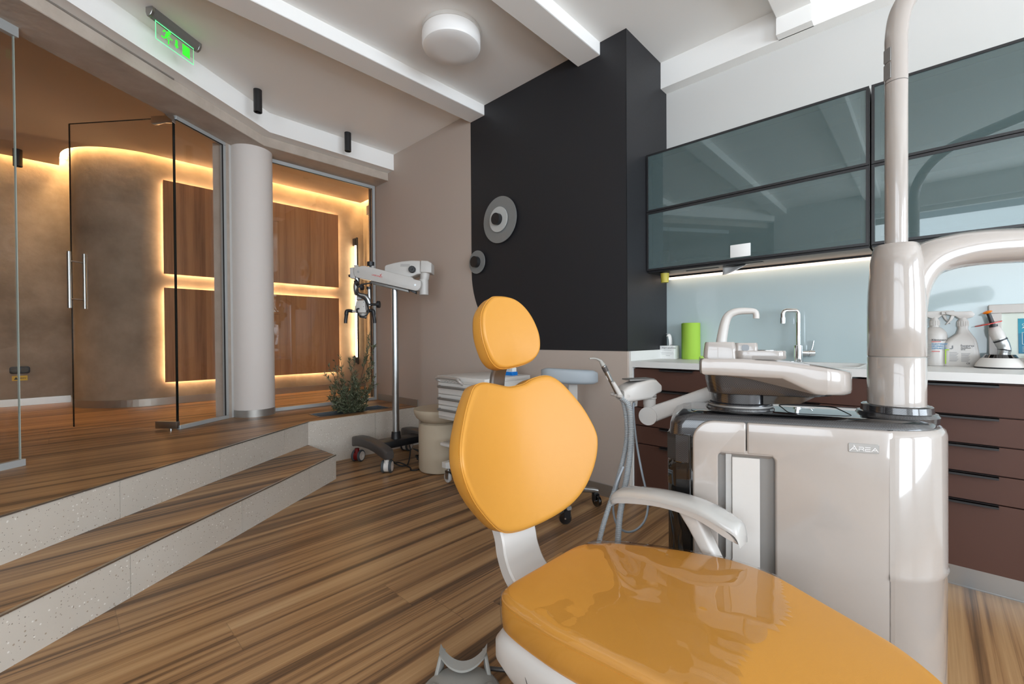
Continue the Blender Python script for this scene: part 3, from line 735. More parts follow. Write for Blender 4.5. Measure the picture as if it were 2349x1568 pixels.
loft(bm, [[(x, y, .900) for x, y in ro], [(x, y, .900) for x, y in rin], [(2.81+(x-2.81)*.97, .475+(y-.475)*.97, .74) for x, y in rin]], (False, True))
loft(bm, [[(x, y, .8985) for x, y in ro], [(x, y, .900) for x, y in ro]], (False, False))
tag(finish('sink', bm, 'counter_white'), 'white inset sink in the worktop below the chrome tap', 'sink')
# chrome tap
t = thing('tap', 'chrome angular tap standing behind the sink', 'tap', (3.035, .558, .898))
bm = bm_new(); lathe(bm, [(.027, 0), (.027, .006), (.0235, .008), (.0235, .098), (.021, .10)], 32); finish('body', bm, 'chrome', t)
bm = bm_new()
ex, ey = -.052, .068
tube(bm, [(0,0,.10), (0,0,.28)] + [(ex*a, ey*a, .28+.024*math.sin(b)) for a, b in ((.03, .5), (.09, 1.1), (.17, 1.57))] + [(ex*.80, ey*.80, .304), (ex*.92, ey*.92, .299), (ex, ey, .284), (ex, ey, .235)], .0125, 16)
cyl(bm, (ex, ey, .228), (ex, ey, .262), .0145)
finish('spout', bm, 'chrome', t)
bm = bm_new(); cyl(bm, (0, 0, .055), (.034, -.045, .052), .0155); cyl(bm, (.034, -.045, .052), (.050, -.068, .052), .0195); finish('mixer_valve', bm, 'chrome', t)
bm = bm_new(); tube(bm, [(.044, -.058, .068), (.047, -.064, .095), (.05, -.068, .125)], .0035, 10); finish('lever', bm, 'chrome', t)
# tissue box
t = thing('tissue_box', 'white printed tissue box standing on the worktop beside the green roll', 'tissue box', (2.972, 1.278, .898), math.radians(-2))
boxpart('carton_body', (0, .078, 0, .106, 0, .092), 'paper_white', t, .0015, 1)
text('lettering', 'Χαρτί κουζίνας', .0145, basis((-.0004, .090, .072), (0,-1,0), (0,0,1), (-1,0,0)), 'print_black', t)
bm = bm_new(); box(bm, -.0005, 0, .02, .075, .060, .0615); box(bm, -.0005, 0, .03, .060, .022, .0235); box(bm, -.0005, 0, .002, .104, .030, .0306)
for k in range(9): loft(bm, [[(x, .006+k*.0105, .036), (x, .0075+k*.0105, .036), (x, .013+k*.0105, .046), (x, .0115+k*.0105, .046)] for x in (-.0005, 0)])
finish('print', bm, 'print_grey', t)
bm = bm_new()
for k in range(7):
    for j in range(8): box(bm, .008+k*.0095, .0125+k*.0095, -.0006, 0, .008+j*.0105+(k%2)*.004, .0115+j*.0105+(k%2)*.004)
finish('side_pattern', bm, 'print_pale', t)
bm = bm_new(); rows = []
for i in range(9):
    a = i/8; rows.append([bm.verts.new((.036+.014*math.sin(j*1.3+a*2)+.010*(j-3)/3*(1-.3*a), .050+.030*a*a+.006*j*(1-a*.5)-.02, .092+.075*math.sin(a*1.7)+.012*math.cos(j*1.1)*a)) for j in range(7)])
for a, b in zip(rows, rows[1:]):
    for j in range(6): bm.faces.new((a[j], a[j+1], b[j+1], b[j]))
o = finish('tissue_sheet', bm, 'paper_white', t); md = o.modifiers.new('s', 'SOLIDIFY'); md.thickness = .001
# green paper roll
t = thing('paper_roll', 'upright lime green paper roll on the worktop', 'paper roll', (3.036, 1.185, .898))
bm = bm_new(); lathe(bm, [(.020, 0), (.058, 0), (.058, .246), (.056, .248), (.02, .248)], 48); finish('roll', bm, 'paper_green', t)
bm = bm_new(); tube(bm, [(-.024, .0545, 0), (-.024, .0545, .246)], .004, 8); finish('loose_edge', bm, 'paper_dark_green', t)
bm = bm_new(); lathe(bm, [(.020, .001), (.020, .2475), (.018, .2475), (.018, .001)], 24, cap=(False, False)); finish('core', bm, 'beige_stone', t)
# spray bottles
def trigger(t, z, flip):
    s = flip
    bm = bm_new(); lathe(bm, [(.0145, z), (.0145, z+.022), (.012, z+.026), (.010, z+.034)], 24)
    for k in range(16):
        a = 2*PI*k/16; box(bm, -.001, .001, -.001, .001, z+.002, z+.02, Matrix.Translation((.0147*math.cos(a), .0147*math.sin(a), 0)))
    finish('cap', bm, 'white_plastic', t)
    bm = bm_new(); pr = [(-.026, .036), (-.030, .046), (-.022, .058), (.016, .058), (.040, .060), (.048, .056), (.044, .048), (.020, .040), (.010, .030), (-.010, .030)]
    loft(bm, [[(s*x, y*.9, z+zz2) for x, zz2 in pr] for y in (-.010, .010)]); bevel(bm, .003, 2); finish('spray_head', bm, 'white_plastic', t)
    bm = bm_new(); loft(bm, [[(s*x, y, z+zz2) for x, zz2 in ((.020, .044), (.030, .046), (.036, .026), (.046, .008), (.040, .010), (.028, .026))] for y in (-.006, .006)]); bevel(bm, .0015, 1); finish('trigger', bm, 'white_plastic', t)
    bm = bm_new(); cyl(bm, (s*.044, 0, z+.053), (s*.056, 0, z+.053), .006); finish('nozzle', bm, 'white_plastic', t)
BR = math.atan2(Rt.y, Rt.x)                                # facing the room from the worktop
def lines(name, t, x0, x1, y, zs, mat, h=.0012):
    bm = bm_new()
    for i, z in enumerate(zs): box(bm, x0, x0+(x1-x0)*(.8+.2*((i*7) % 5)/4), y-.0005, y, z, z+h)
    finish(name, bm, mat, t)
t = thing('spray_bottle', 'round shouldered white spray bottle with red and blue print', 'spray bottle', (3.045, -.020, .898), -PI/2+.25); t.scale = (1.27, 1.27, 1.27)
bm = bm_new(); lathe(bm, [(.034, 0), (.037, .003), (.037, .118), (.034, .132), (.024, .146), (.015, .152), (.0135, .160)], 40); finish('bottle', bm, 'white_plastic', t)
trigger(t, .156, 1)
text('lettering', 'Klintensiv', .0115, basis((-.018, -.0375, .098), (1,0,0), (0,0,1), (0,-1,0)), 'print_black', t)
text('lettering', 'KLINTENSIV\nDEZINFEC\nSUPRAFETE', .0085, basis((-.018, -.0375, .083), (1,0,0), (0,0,1), (0,-1,0)), 'print_blue', t)
lines('red_band', t, -.018, .012, -.0373, [.056, .094], 'print_red', .0022)
lines('small_print', t, -.03, -.02, -.0385, [.03+.006*k for k in range(10)], 'print_grey')
t = thing('spray_bottle', 'angular white spray bottle with a green curved mark on its label', 'spray bottle', (3.05, -.112, .898), -PI/2+.2); t.scale = (1.36, 1.2, 1.27)
bm = bm_new(); rg = []
for z, x0, x1, d in ((0, -.050, .050, .026), (.004, -.053, .053, .029), (.05, -.052, .045, .029), (.088, -.050, .040, .028), (.105, -.034, .036, .025), (.125, -.012, .026, .018), (.142, -.008, .018, .013), (.158, -.008, .018, .013)):
    rg.append([(x, y, z) for x, y in rrect((x0+x1)/2, 0, x1-x0, 2*d, min(d, (x1-x0)/2)*.6, 4)])
loft(bm, rg); finish('bottle', bm, 'white_plastic', t)
tt = thing('sprayer', '', ''); 
for k in ('label', 'category'): del tt[k]
tt.parent = t; tt.location = (.005, 0, 0); trigger(tt, .152, -1)
text('lettering', 'bepro', .014, basis((-.006, -.0295, .075), (1,0,0), (0,0,1), (0,-1,0)), 'print_grey', t)
text('lettering', 'disinfectant\nspray', .0055, basis((-.006, -.0295, .069), (1,0,0), (0,0,1), (0,-1,0)), 'print_black', t)
lines('small_print', t, -.035, -.012, -.0293, [.020+.0042*k for k in range(9)], 'print_grey')
lines('small_print', t, -.005, .018, -.0293, [.020+.0042*k for k in range(8)], 'print_grey')
text('lettering', 'CE', .008, basis((.008, -.0298, .010), (1,0,0), (0,0,1), (0,-1,0)), 'print_black', t)
bm = bm_new(); box(bm, -.0465, -.0435, -.0297, -.0292, .010, .062); box(bm, -.0465, -.036, -.0297, -.0292, .062, .066); finish('green_mark', bm, 'print_green', t)
bm = bm_new(); box(bm, -.034, -.028, -.0297, -.0292, .066, .070); box(bm, -.0285, -.0255, -.0297, -.0292, .068, .080); finish('grey_mark', bm, 'print_grey', t)
# curing light on its charging base
t = thing('curing_light', 'curing light with orange tip and red shield in a round charging base', 'dental lamp', (2.985, -.236, .898), -PI/2+.2); t.scale = (1.6, 1.6, 1.6)
bm = bm_new(); lathe(bm, [(.050, 0), (.052, .004), (.048, .014), (.040, .026), (.035, .030)], 40); finish('base', bm, 'white_metal', t)
bm = bm_new(); lathe(bm, [(.052, -.0), (.0525, .002), (.052, .004)], 40); finish('foot_ring', bm, 'rubber', t)
bm = bm_new(); lathe(bm, [(.036, .029), (.030, .039), (.016, .041), (.002, .041)], 40); finish('cradle', bm, 'black_gloss', t)
bm = bm_new(); tube(bm, crom([(.006, 0, .038), (.008, 0, .055), (.002, 0, .075), (-.006, 0, .095), (-.012, 0, .112)], 5), [.0125]*3+[.0135]*5+[.0145]*6+[.012]*7, 20); finish('handle', bm, 'steel', t)
bm = bm_new(); tube(bm, [(-.002, 0, .084), (-.0075, 0, .100), (-.012, 0, .113), (-.0135, 0, .118)], [.0148, .0148, .0125, .0085], 20); finish('shell', bm, 'white_plastic', t)
bm = bm_new(); tube(bm, [(.0075, 0, .050), (.0085, 0, .054)], [.0138, .0138], 20); tube(bm, [(.001, 0, .078), (-.001, 0, .082)], [.0152, .0152], 20); tube(bm, [(-.0135, 0, .117), (-.0145, 0, .124)], [.009, .009], 16); tube(bm, [(-.0145, 0, .122), (-.020, 0, .142), (-.024, 0, .157)], [.0058, .005, .0048], 14); finish('collar', bm, 'black_metal', t)
bm = bm_new(); M = Matrix.Translation((-.024, 0, .126)) @ Matrix.Rotation(math.radians(-16), 4, 'Y'); lathe(bm, [(.009, 0), (.028, 0), (.028, .0022), (.009, .0022)], 36, M=M); 
finish('shield', bm, 'red_plastic', t)
bm = bm_new(); M = Matrix.Translation((-.0245, 0, .156)) @ Matrix.Rotation(math.radians(-20), 4, 'Y'); lathe(bm, [(.002, 0), (.0065, .001), (.011, .004), (.0085, .007), (.003, .0085)], 24, M=M); finish('tip', bm, 'orange_plastic', t)
# framed certificate leaning on the splashback
t = thing('framed_certificate', 'white framed blue certificate leaning on the splashback behind the dental lamp', 'picture', (3.052, -.205, .8985), -PI/2); t.scale = (1.4, 1.4, 1.4)
t.rotation_euler = Euler((math.radians(-9), 0, -PI/2), 'XYZ')
fw, fh, fb = .26, .21, .030
bm = bm_new(); box(bm, 0, fw, -.018, 0, 0, fb); box(bm, 0, fw, -.018, 0, fh-fb, fh); box(bm, 0, fb, -.018, 0, fb, fh-fb); box(bm, fw-fb, fw, -.018, 0, fb, fh-fb); bevel(bm, .0015, 1); finish('frame', bm, 'white_plastic', t)
boxpart('mat_board', (fb, fw-fb, -.008, -.004, fb, fh-fb), 'paper_white', t)
boxpart('print_sheet', (.066, fw-.066, -.0092, -.008, .046, .162), 'cert_blue', t)
bm = bm_new(); loft(bm, [[(x, y, z) for x, z in ((.066, .046), (fw-.066, .046), (fw-.066, .085), (.12, .12), (.066, .112))] for y in (-.0096, -.0093)]); finish('print_shade', bm, 'cert_blue_deep', t)
text('lettering', 'CERTIFICATE OF\nACHIEVEMENT', .0098, basis((.074, -.0097, .138), (1,0,0), (0,0,1), (0,-1,0)), 'spot_white', t, spacing=1.1)
text('lettering', 'LAUDA\nTION', .0165, basis((.080, -.0099, .099), (1,0,0), (0,0,1), (0,-1,0)), 'spot_white', t, spacing=1.15, depth=.0003)
bm = bm_new(); a0, a1, c0, c1, y0, y1 = .074, .170, .076, .116, -.0101, -.0097
for q in ((a0, a1, c0, c0+.001), (a0, a1, c1-.001, c1), (a0, a0+.001, c0, c1), (a1-.001, a1, c0, c1)): box(bm, q[0], q[1], y0, y1, q[2], q[3])
finish('text_box', bm, 'spot_white', t)
lines('small_print', t, .074, .15, -.0099, [.052, .057, .062, .067], 'spot_white', .0008)
boxpart('glazing', (fb, fw-fb, -.0125, -.0115, fb, fh-fb), 'clear_acrylic', t)
t = thing('carton', 'small white carton at the right edge of the worktop', 'box', (2.96, -.345, .898), -PI/2+.2); boxpart('carton_body', (-.03, .045, -.03, .03, 0, .075), 'paper_white', t, .004)
# ------------------------------------------------------------------ dental chair
ch = thing('dental_chair', 'dental chair with mustard orange upholstery and clear film on the seat', 'dental chair', (1.0, .93, 0), math.radians(-3))
def mirror(h):                       # half outline from top centre to bottom centre -> closed outline
    return h + [(-x, z) for x, z in reversed(h[1:-1])]
def cushion(name, outline, surf, t, back, mat, parent, edge=.02, crown=.0, cz=None, n=6, back_scale=.97):
    """outline in (a,b); surf(a,b) -> front point, back(p, depth) -> shifted point; rounded rim, soft crown"""
    P = crom([(x, y, 0) for x, y in outline], n, True)
    c = Vector((sum(p.x for p in P)/len(P), cz if cz is not None else sum(p.y for p in P)/len(P), 0))
    def ring(s, d): return [back(surf(*(c+(p-c)*s).xy), d) for p in P]
    fr = [.001, .12, .25, .4, .55, .68, .78, .86, .92, .955]
    bm = bm_new(); rings = [ring(s, -crown*(1-s*s)) for s in fr]
    for k in range(1, 6):
        a = PI/2*k/5; rings.append(ring(.955+.045*math.sin(a), edge*.55*(1-math.cos(a))))
    side0 = ring(1.0, edge*.55)
    rings += [ring(1.004, edge*.8), ring(1.006, t*.5), ring(1.0, t*.85), ring(back_scale, t), ring(.6, t), ring(.01, t)]
    loft(bm, rings, (True, True)); o = finish(name, bm, mat, parent, smooth=60)
    bm = bm_new(); r = ring(1.001, edge*.62); tube(bm, r+[r[0]], .0022, 6, False); finish('piping', bm, mat, o)
    # stitch rows either side of the seam
    bm = bm_new(); r2 = ring(1.0045, edge*.62+.006)
    acc = 0
    for a, b in zip(r2, r2[1:]+r2[:1]):
        d = b-a; m = max(1, int(d.length/.006))
        for k in range(m):
            p, q = a+d*((k+.15)/m), a+d*((k+.75)/m); tube(bm, [p, q], .0007, 4)
    finish('stitching', bm, 'stitch', o)
    return o
# backrest: dished shell, reclined
bo = [(.042,.894),(.012,.899),(-.025,.908),(-.065,.915),(-.097,.914),(-.123,.905),(-.15,.881),(-.178,.853),(-.209,.818),(-.238,.783),(-.253,.752),(-.256,.722),(-.246,.687),(-.228,.652),(-.202,.614),(-.167,.573),(-.133,.536),(-.1,.505),(-.06,.482),(0,.470),(.057,.471),(.105,.479),(.15,.494),(.194,.52),(.229,.557),(.258,.608),(.277,.66),(.286,.705),(.286,.734),(.278,.771),(.262,.818),(.24,.861),(.216,.898),(.193,.918),(.17,.924),(.14,.919),(.116,.911),(.092,.9)]
bo = [(x-.02, z) for x, z in bo]
def bsurf(x, z): return Vector((x, (z-.68)*.22 - .12*((x+.02)/.28)**2, z))
def bback(p, d): return p + Vector((0, .976, -.215))*d
cushion('backrest', bo, bsurf, .070, bback, 'leather', ch, .02, .012, .69)
ho = [(-.001,1.185),(-.021,1.178),(-.048,1.157),(-.07,1.129),(-.079,1.092),(-.078,1.056),(-.067,1.019),(-.051,.987),(-.027,.965),(-.0,.957),(.034,.958),(.08,.966),(.112,.979),(.131,.998),(.140,1.021),(.142,1.055),(.136,1.089),(.123,1.124),(.103,1.155),(.076,1.177),(.044,1.186)]
ho = [(x-.02, z) for x, z in ho]
def hsurf(x, z): return Vector((x, .04+(z-1.0)*.15 - .03*((x+.02)/.13)**2, z))
cushion('headrest', ho, hsurf, .058, bback, 'leather', ch, .02, .014, 1.06)
# headrest stem and back bracket (white bent plates)
def plate(name, path, w, th, mat, x0=0, n=6, taper=None):
    P = crom([(0, y, z) for y, z in path], n); bm = bm_new(); _, T, _ = frames(P); rings = []
    for i, (p, tt_) in enumerate(zip(P, T)):
        nn = Vector((0, -tt_.z, tt_.y)); ww = w if taper is None else w*(1+(taper-1)*i/(len(P)-1))
        c = [(-ww/2, th/2), (-ww/2+.006, th/2+.004), (ww/2-.006, th/2+.004), (ww/2, th/2), (ww/2, -th/2), (-ww/2, -th/2)]
        rings.append([p + Vector((x0+a, 0, 0)) + nn*b for a, b in c])
    loft(bm, rings); return finish(name, bm, mat, ch, smooth=30)
st = plate('headrest_stem', [(.125, .78), (.130, .86), (.125, .92), (.108, .965), (.098, 1.02), (.115, 1.08)], .060, .010, 'steel', .030)
bm = bm_new(); box(bm, -.02, .07, .085, .115, .955, .985); bevel(bm, .006, 2); finish('headrest_clamp', bm, 'white_plastic', ch)
plate('back_bracket', [(-.28, .30), (-.18, .30), (-.10, .315), (-.045, .35), (-.015, .40), (-.002, .45), (.024, .50), (.06, .56), (.088, .66), (.112, .76)], .150, .034, 'white_plastic', -.015, taper=.9)
# seat
so = [(-.068,-.188),(0,-.185),(.070,-.185),(.112,-.201),(.162,-.246),(.19,-.285),(.216,-.322),(.26,-.398),(.285,-.457),(.306,-.51),(.313,-.563),(.305,-.642),(.254,-.756),(.22,-.829),(.186,-.891),(.12,-.955),(.05,-.985),(-.03,-.99),(-.11,-.96),(-.17,-.88),(-.20,-.78),(-.22,-.68),(-.231,-.596),(-.242,-.503),(-.256,-.391),(-.257,-.291),(-.252,-.240),(-.236,-.210),(-.205,-.196),(-.15,-.191)]
so = [(x-.02, y) for x, y in so]
SX = 0
def ssurf(x, y): return Vector((x, y, .450))
def sback(p, d): return p + Vector((0, 0, -1))*d
seat = cushion('seat', so, ssurf, .092, sback, 'leather', ch, .02, .014, -.58, back_scale=.96)
# clear film laid over the middle of the seat
P = crom([(x, y, 0) for x, y in so], 6, True); cc = Vector((-.01, -.58, 0))
bm = bm_new(); rings = []
for s, d in [(.02, -.0145), (.15, -.0142), (.3, -.0135), (.42, -.0125), (.54, -.011), (.64, -.0095), (.73, -.008), (.81, -.0065), (.88, -.005), (.94, -.0035), (.98, -.001), (1.008, .010), (1.014, .024), (1.014, .042), (1.012, .062), (1.010, .078)]:
    rings.append([sback(ssurf(*(cc+(p-cc)*s).xy), d-.0015) for p in P])
loft(bm, rings, (False, False))
def lim(v):   # ragged ends of the film
    return (-.205 - .012*math.sin(v.x*31) - .04*max(0, -v.x-.13) , -.70-.02*math.sin(v.x*17)+.10*v.x)
bmesh.ops.subdivide_edges(bm, edges=[e for e in bm.edges if e.calc_length() > .012 and -.75 < (e.verts[0].co.y) < -.15], cuts=1, use_grid_fill=True)
bmesh.ops.delete(bm, geom=[f for f in bm.faces if not (lim(f.calc_center_median())[1] < f.calc_center_median().y < lim(f.calc_center_median())[0])], context='FACES')
for v in bm.verts:
    p = v.co; k = math.exp(-((p.y+.27)/.13)**2)*.9 + .22
    w = noise.noise(Vector((p.x*9+p.y*5, p.y*16-p.x*7, 3.1)))*.5 + noise.noise(Vector((p.x*26, p.y*34, 9)))*.22
    # a broad diagonal pull fold
    fold = math.exp(-(((p.x-.02)*.72+(p.y+.32)*-.7)/.018)**2)*math.exp(-((p.y+.34)/.10)**2)
    p.z += (max(-.35, w)+.35)*.007*k + fold*.010
fm = finish('protective_film', bm, 'film', ch, smooth=180)
# white under-shell and pedestal
def shell(name, secs, mat, parent):
    bm = bm_new(); rings = []
    base = [p for p in P if True]
    for z, s, dy, wx in secs: rings.append([(p.x*s*wx+SX, -.60+(p.y+.60)*s+dy, z) for p in base])
    loft(bm, rings); return finish(name, bm, mat, parent, smooth=50)
sh = shell('seat_shell', [(.366, .955, 0, 1), (.352, 1.0, .004, 1), (.325, 1.03, .012, .98), (.285, 1.03, .018, .96), (.245, .99, .014, .93), (.215, .93, 0, .88), (.205, .85, 0, .82)], 'white_plastic', ch)
bm = bm_new()
q = []
for k in range(25):
    a = k/24; q.append((-.262+.0*a, -.30-.02*math.sin(a*PI), .35-.11*a))
tube(bm, crom([(-.262, -.285, .353), (-.275, -.30, .325), (-.275, -.312, .29), (-.262, -.325, .255), (-.245, -.36, .228), (-.245, -.5, .222), (-.25, -.8, .222)], 6), .0016, 6); finish('seam', bm, 'dark_grey', sh)
bm = bm_new(); loft(bm, [[(x*s+SX, -.60+y*s2, z) for x, y in rrect(0, 0, .40, .72, .08)] for z, s, s2 in ((.21, 1, 1), (.16, 1.0, .99), (.05, .95, .96), (.03, .97, .98), (0, 1.0, 1.0))]); finish('pedestal', bm, 'white_plastic', ch, smooth=50)
bm = bm_new(); loft(bm, [[(x+SX, -.60+y, z) for x, y in rrect(0, 0, w, l, .08)] for z, w, l in ((.207, .405, .725), (.20, .405, .725))]); finish('gap_ring', bm, 'black_metal', ch)
bm = bm_new(); loft(bm, [[(x*s+SX, -.95+y*s, z) for x, y in rrect(0, 0, .40, .46, .09)] for z, s in ((.35, .86), (.345, .9), (.325, .9), (.32, .86))]); finish('legrest_frame', bm, 'black_metal', ch)
# right armrest
AX = .315
bm = bm_new(); rg = []
top = [(-.145, .500, .050), (-.152, .522, .072), (-.180, .542, .082), (-.24, .556, .084), (-.32, .566, .086), (-.40, .568, .088), (-.455, .562, .088), (-.510, .545, .084), (-.542, .530, .074), (-.552, .500, .056)]
for y, z, w in (tuple(v) for v in crom(top, 5)):
    rg.append([(AX+w/2*cx_, y, z + cz_) for cx_, cz_ in ((-1, -.014), (-1.0, -.004), (-.86, .004), (-.5, .009), (0, .011), (.5, .009), (.86, .004), (1, -.004), (1, -.014))])
loft(bm, rg, (True, True)); finish('armrest_pad', bm, 'armrest_grey', ch, smooth=50)
bm = bm_new(); rg = []
bot = [(-.147, .488, .048), (-.165, .500, .074), (-.24, .520, .084), (-.33, .534, .086), (-.42, .533, .088), (-.475, .519, .086), (-.52, .500, .076), (-.545, .490, .054)]
tp = [(-.147, .494), (-.165, .522), (-.24, .545), (-.33, .556), (-.42, .556), (-.475, .545), (-.52, .525), (-.545, .498)]
for (y, z, w), (y2, z2, _) in zip((tuple(v) for v in crom(bot, 4)), (tuple(v) for v in crom([(a, b, 0) for a, b in tp], 4))):
    rg.append([(AX+w/2*a, y, zq) for a, zq in ((-1, z2), (-.9, z+.004), (-.5, z), (.5, z), (.9, z+.004), (1, z2))])
loft(bm, rg, (True, True)); finish('armrest_body', bm, 'white_plastic', ch, smooth=50)
bm = bm_new(); rg = []
for y, z, w, d in ((-.40, .548, .046, .075), (-.43, .50, .046, .060), (-.47, .43, .046, .052), (-.52, .34, .046, .055), (-.545, .29, .046, .06)):
    rg.append([(AX-.004+a, y+b*.75, z-b*.2) for a, b in rrect(0, 0, w, d, .012, 3)])
loft(bm, rg); finish('armrest_post', bm, 'white_plastic', ch, smooth=50)
bm = bm_new(); box(bm, AX-.06, AX+.018, -.60, -.50, .255, .30); bevel(bm, .008, 2); finish('armrest_mount', bm, 'white_plastic', ch)
# ------------------------------------------------------------------ treatment unit beside the chair
un = thing('dental_unit', 'glossy white dental unit with black carbon top, spittoon and lamp pole', 'dental unit', (1.377, .519, 0), math.atan2(-.933, .360))
# local frame: x along the face (towards the lamp pole), -y faces the chair ... y is depth
UD = .33; RC = UD/2; SE = .470
def stad(x0, x1, inset=0, y0=0, y1=UD, nn=20, lr=.04):
    r = (y1-y0)/2-inset; cy = (y0+y1)/2; pts = []
    for k in range(nn+1):
        a = -PI/2+PI*k/nn; pts.append((x1+r*math.cos(a), cy+r*math.sin(a)))
    for k in range(5):
        a = PI/2+PI/2*k/4; pts.append((x0+inset+lr+lr*math.cos(a), y1-inset-lr+lr*math.sin(a)))
    for k in range(5):
        a = PI+PI/2*k/4; pts.append((x0+inset+lr+lr*math.cos(a), y0+inset+lr+lr*math.sin(a)))
    return pts
bm = bm_new(); secs = [(.0, .014), (.02, .012), (.70, .012), (.76, .014)]
loft(bm, [[(x, y, z) for x, y in stad(-.088, SE, i)] for z, i in secs])
finish('core', bm, 'black_gloss', un)
# carbon top rim and glossy lid, left end rolled down
bm = bm_new()
rings = []
for z, i, xl in ((.74, .004, -.088), (.775, .004, -.085), (.795, .006, -.074), (.808, .012, -.055), (.812, .022, -.04)):
    rings.append([(x, y, z) for x, y in stad(xl, SE, i)])
loft(bm, rings, (True, False)); finish('carbon_rim', bm, 'carbon', un, smooth=60)
bm = bm_new(); rings = [[(x, y, z) for x, y in stad(xl, SE, i)] for z, i, xl in ((.811, .020, -.041), (.816, .028, -.034), (.818, .05, -.02))]
loft(bm, rings, (False, True)); lid = finish('lid', bm, 'black_gloss', un, smooth=60)
bm = bm_new(); q = [(x, y, .8185) for x, y in rrect(.335, .165, .16, .20, .03)]; tube(bm, q+[q[0]], .0012, 6, False); finish('lid_groove', bm, 'rubber', lid)
# white front panels (the face), with recess
FT = .014
def fpanel(name, poly, y0=-FT, y1=.012, mat='white_gloss', bev=.006):
    bm = bm_new(); loft(bm, [[(x, y, z) for x, z in poly] for y in (y0, y1)]); bevel(bm, bev, 3, 30); return finish(name, bm, mat, un, smooth=50)
cr_ = [(-.014+.062-.062*math.cos(PI/2*k/8), .733+.062*math.sin(PI/2*k/8)) for k in range(9)]
fpanel('front_panel', [(-.014, .02)] + cr_ + [(.132, .795), (.132, .702), (.066, .702), (.057, .694), (.057, .02)])
fpanel('front_panel', [(.134, .795), (.479, .795), (.479, .02), (.207, .02), (.207, .690), (.198, .702), (.134, .702)])
boxpart('channel', (.052, .212, .0075, .0115, .02, .71), 'channel_grey', un)
bm = bm_new(); box(bm, .078, .094, -.004, .008, .02, .70); finish('channel_rail', bm, 'rail_grey', un)
boxpart('insert_panel', (.095, .168, -.008, .008, .02, .690), 'white_plastic', un, .001, 1)
bm = bm_new(); rgs = []
loft(bm, [[(.057, -FT+.002, .702), (.207, -FT+.002, .702), (.195, .006, .690), (.070, .006, .690)], [(.057, -FT+.002, .712), (.207, -FT+.002, .712), (.195, .008, .712), (.07, .008, .712)]]); finish('recess_lip', bm, 'white_gloss', un)
# rounded end cap
def halfcap(x1, r, cy, nn=28, a0=-PI/2, a1=PI/2): return [(x1+r*math.cos(a0+(a1-a0)*k/nn), cy+r*math.sin(a0+(a1-a0)*k/nn)) for k in range(nn+1)]
bm = bm_new(); rings = []
for z, dr in ((.02, FT), (.395, FT), (.405, FT+.004), (.415, FT+.001), (.775, FT), (.788, FT-.004), (.795, FT-.012)):
    rings.append([(x, y, z) for x, y in [(.482, UD/2-RC-dr)] + halfcap(SE, RC+dr, UD/2) + [(.3, UD/2+RC+dr), (.3, UD-.02), (.482, .01)]])
loft(bm, rings); finish('end_panel', bm, 'white_gloss', un, smooth=40)
# label on the end panel
def on_cap(a, z): 
    r = RC+FT+.0006; return basis((SE+r*math.cos(a), UD/2+r*math.sin(a), z), (-math.sin(a), math.cos(a), 0), (0,0,1), (math.cos(a), math.sin(a), 0))
bm = bm_new(); box(bm, 0, .010, 0, .012, 0, .0004, on_cap(-.02, .735)); finish('label_mark', bm, 'print_blue', un)
for i, (tx, z) in enumerate((('Access', .700), ('prin', .687), ('Regio', .674), ('________', .650), ('www', .638))): text('lettering', tx, .011, on_cap(-.02, z), 'print_black', un)
# badge
bm = bm_new(); loft(bm, [[(x, y, z) for x, z in rrect(.4135, .7455, .068, .025, .004)] for y in (-FT-.0015, -FT)]); bevel(bm, .0005, 1); bd = finish('badge', bm, 'steel', un)
# the badge letters: stroked strokes like the wide thin logo
bm = bm_new()
def stroke(pts, w=.0011):
    for (x0, z0), (x1, z1) in zip(pts, pts[1:]):
        d = Vector((x1-x0, 0, z1-z0)).normalized()*w*.4; n_ = Vector((-d.z, 0, d.x)).normalized()*w/2
        a, b = Vector((x0, -FT-.0022, z0))-d, Vector((x1, -FT-.0022, z1))+d
        loft(bm, [[a+n_, a-n_, b-n_, b+n_], [v+Vector((0,.0008,0)) for v in (a+n_, a-n_, b-n_, b+n_)]])
X0, Z0 = .383, .7385
stroke([(X0, Z0-.001), (X0+.010, Z0+.011)]); stroke([(X0+.0085, Z0+.0145), (X0+.017, Z0-.001)]); stroke([(X0+.007, Z0+.004), (X0+.012, Z0+.004)])
stroke([(X0+.020, Z0), (X0+.020, Z0+.005), (X0+.029, Z0+.005), (X0+.031, Z0+.008), (X0+.029, Z0+.010), (X0+.020, Z0+.010)]); stroke([(X0+.028, Z0+.005), (X0+.031, Z0)])
stroke([(X0+.045, Z0+.010), (X0+.034, Z0+.010)]); stroke([(X0+.045, Z0+.005), (X0+.034, Z0+.005), (X0+.034, Z0), (X0+.045, Z0)])
stroke([(X0+.048, Z0), (X0+.055, Z0+.009)]); stroke([(X0+.055, Z0+.010), (X0+.062, Z0)]); stroke([(X0+.052, Z0+.003), (X0+.058, Z0+.003)])
finish('logo', bm, 'spot_white', bd)
# faceted black left end
bm = bm_new(); loft(bm, [[(x, y, z) for x, y in ((-.088, .04), (-.062, .008), (-.020, -.004), (-.016, .02), (-.016, .30), (-.08, .30))] for z in (.02, .745)])
loft(bm, [[(x, y, z) for x, y in ((-.0895, .042), (-.063, .0065), (-.030, -.0015), (-.03, .02), (-.08, .1))] for z in (.575, .655)])
bevel(bm, .002, 1); finish('side_cover', bm, 'black_gloss', un)
bm = bm_new(); loft(bm, [[(x, y, z) for x, y in ((-.0905, .043), (-.064, .006), (-.026, -.003), (-.026, .02), (-.08, .1))] for z in (.658, .742)]); finish('side_carbon', bm, 'carbon', un)
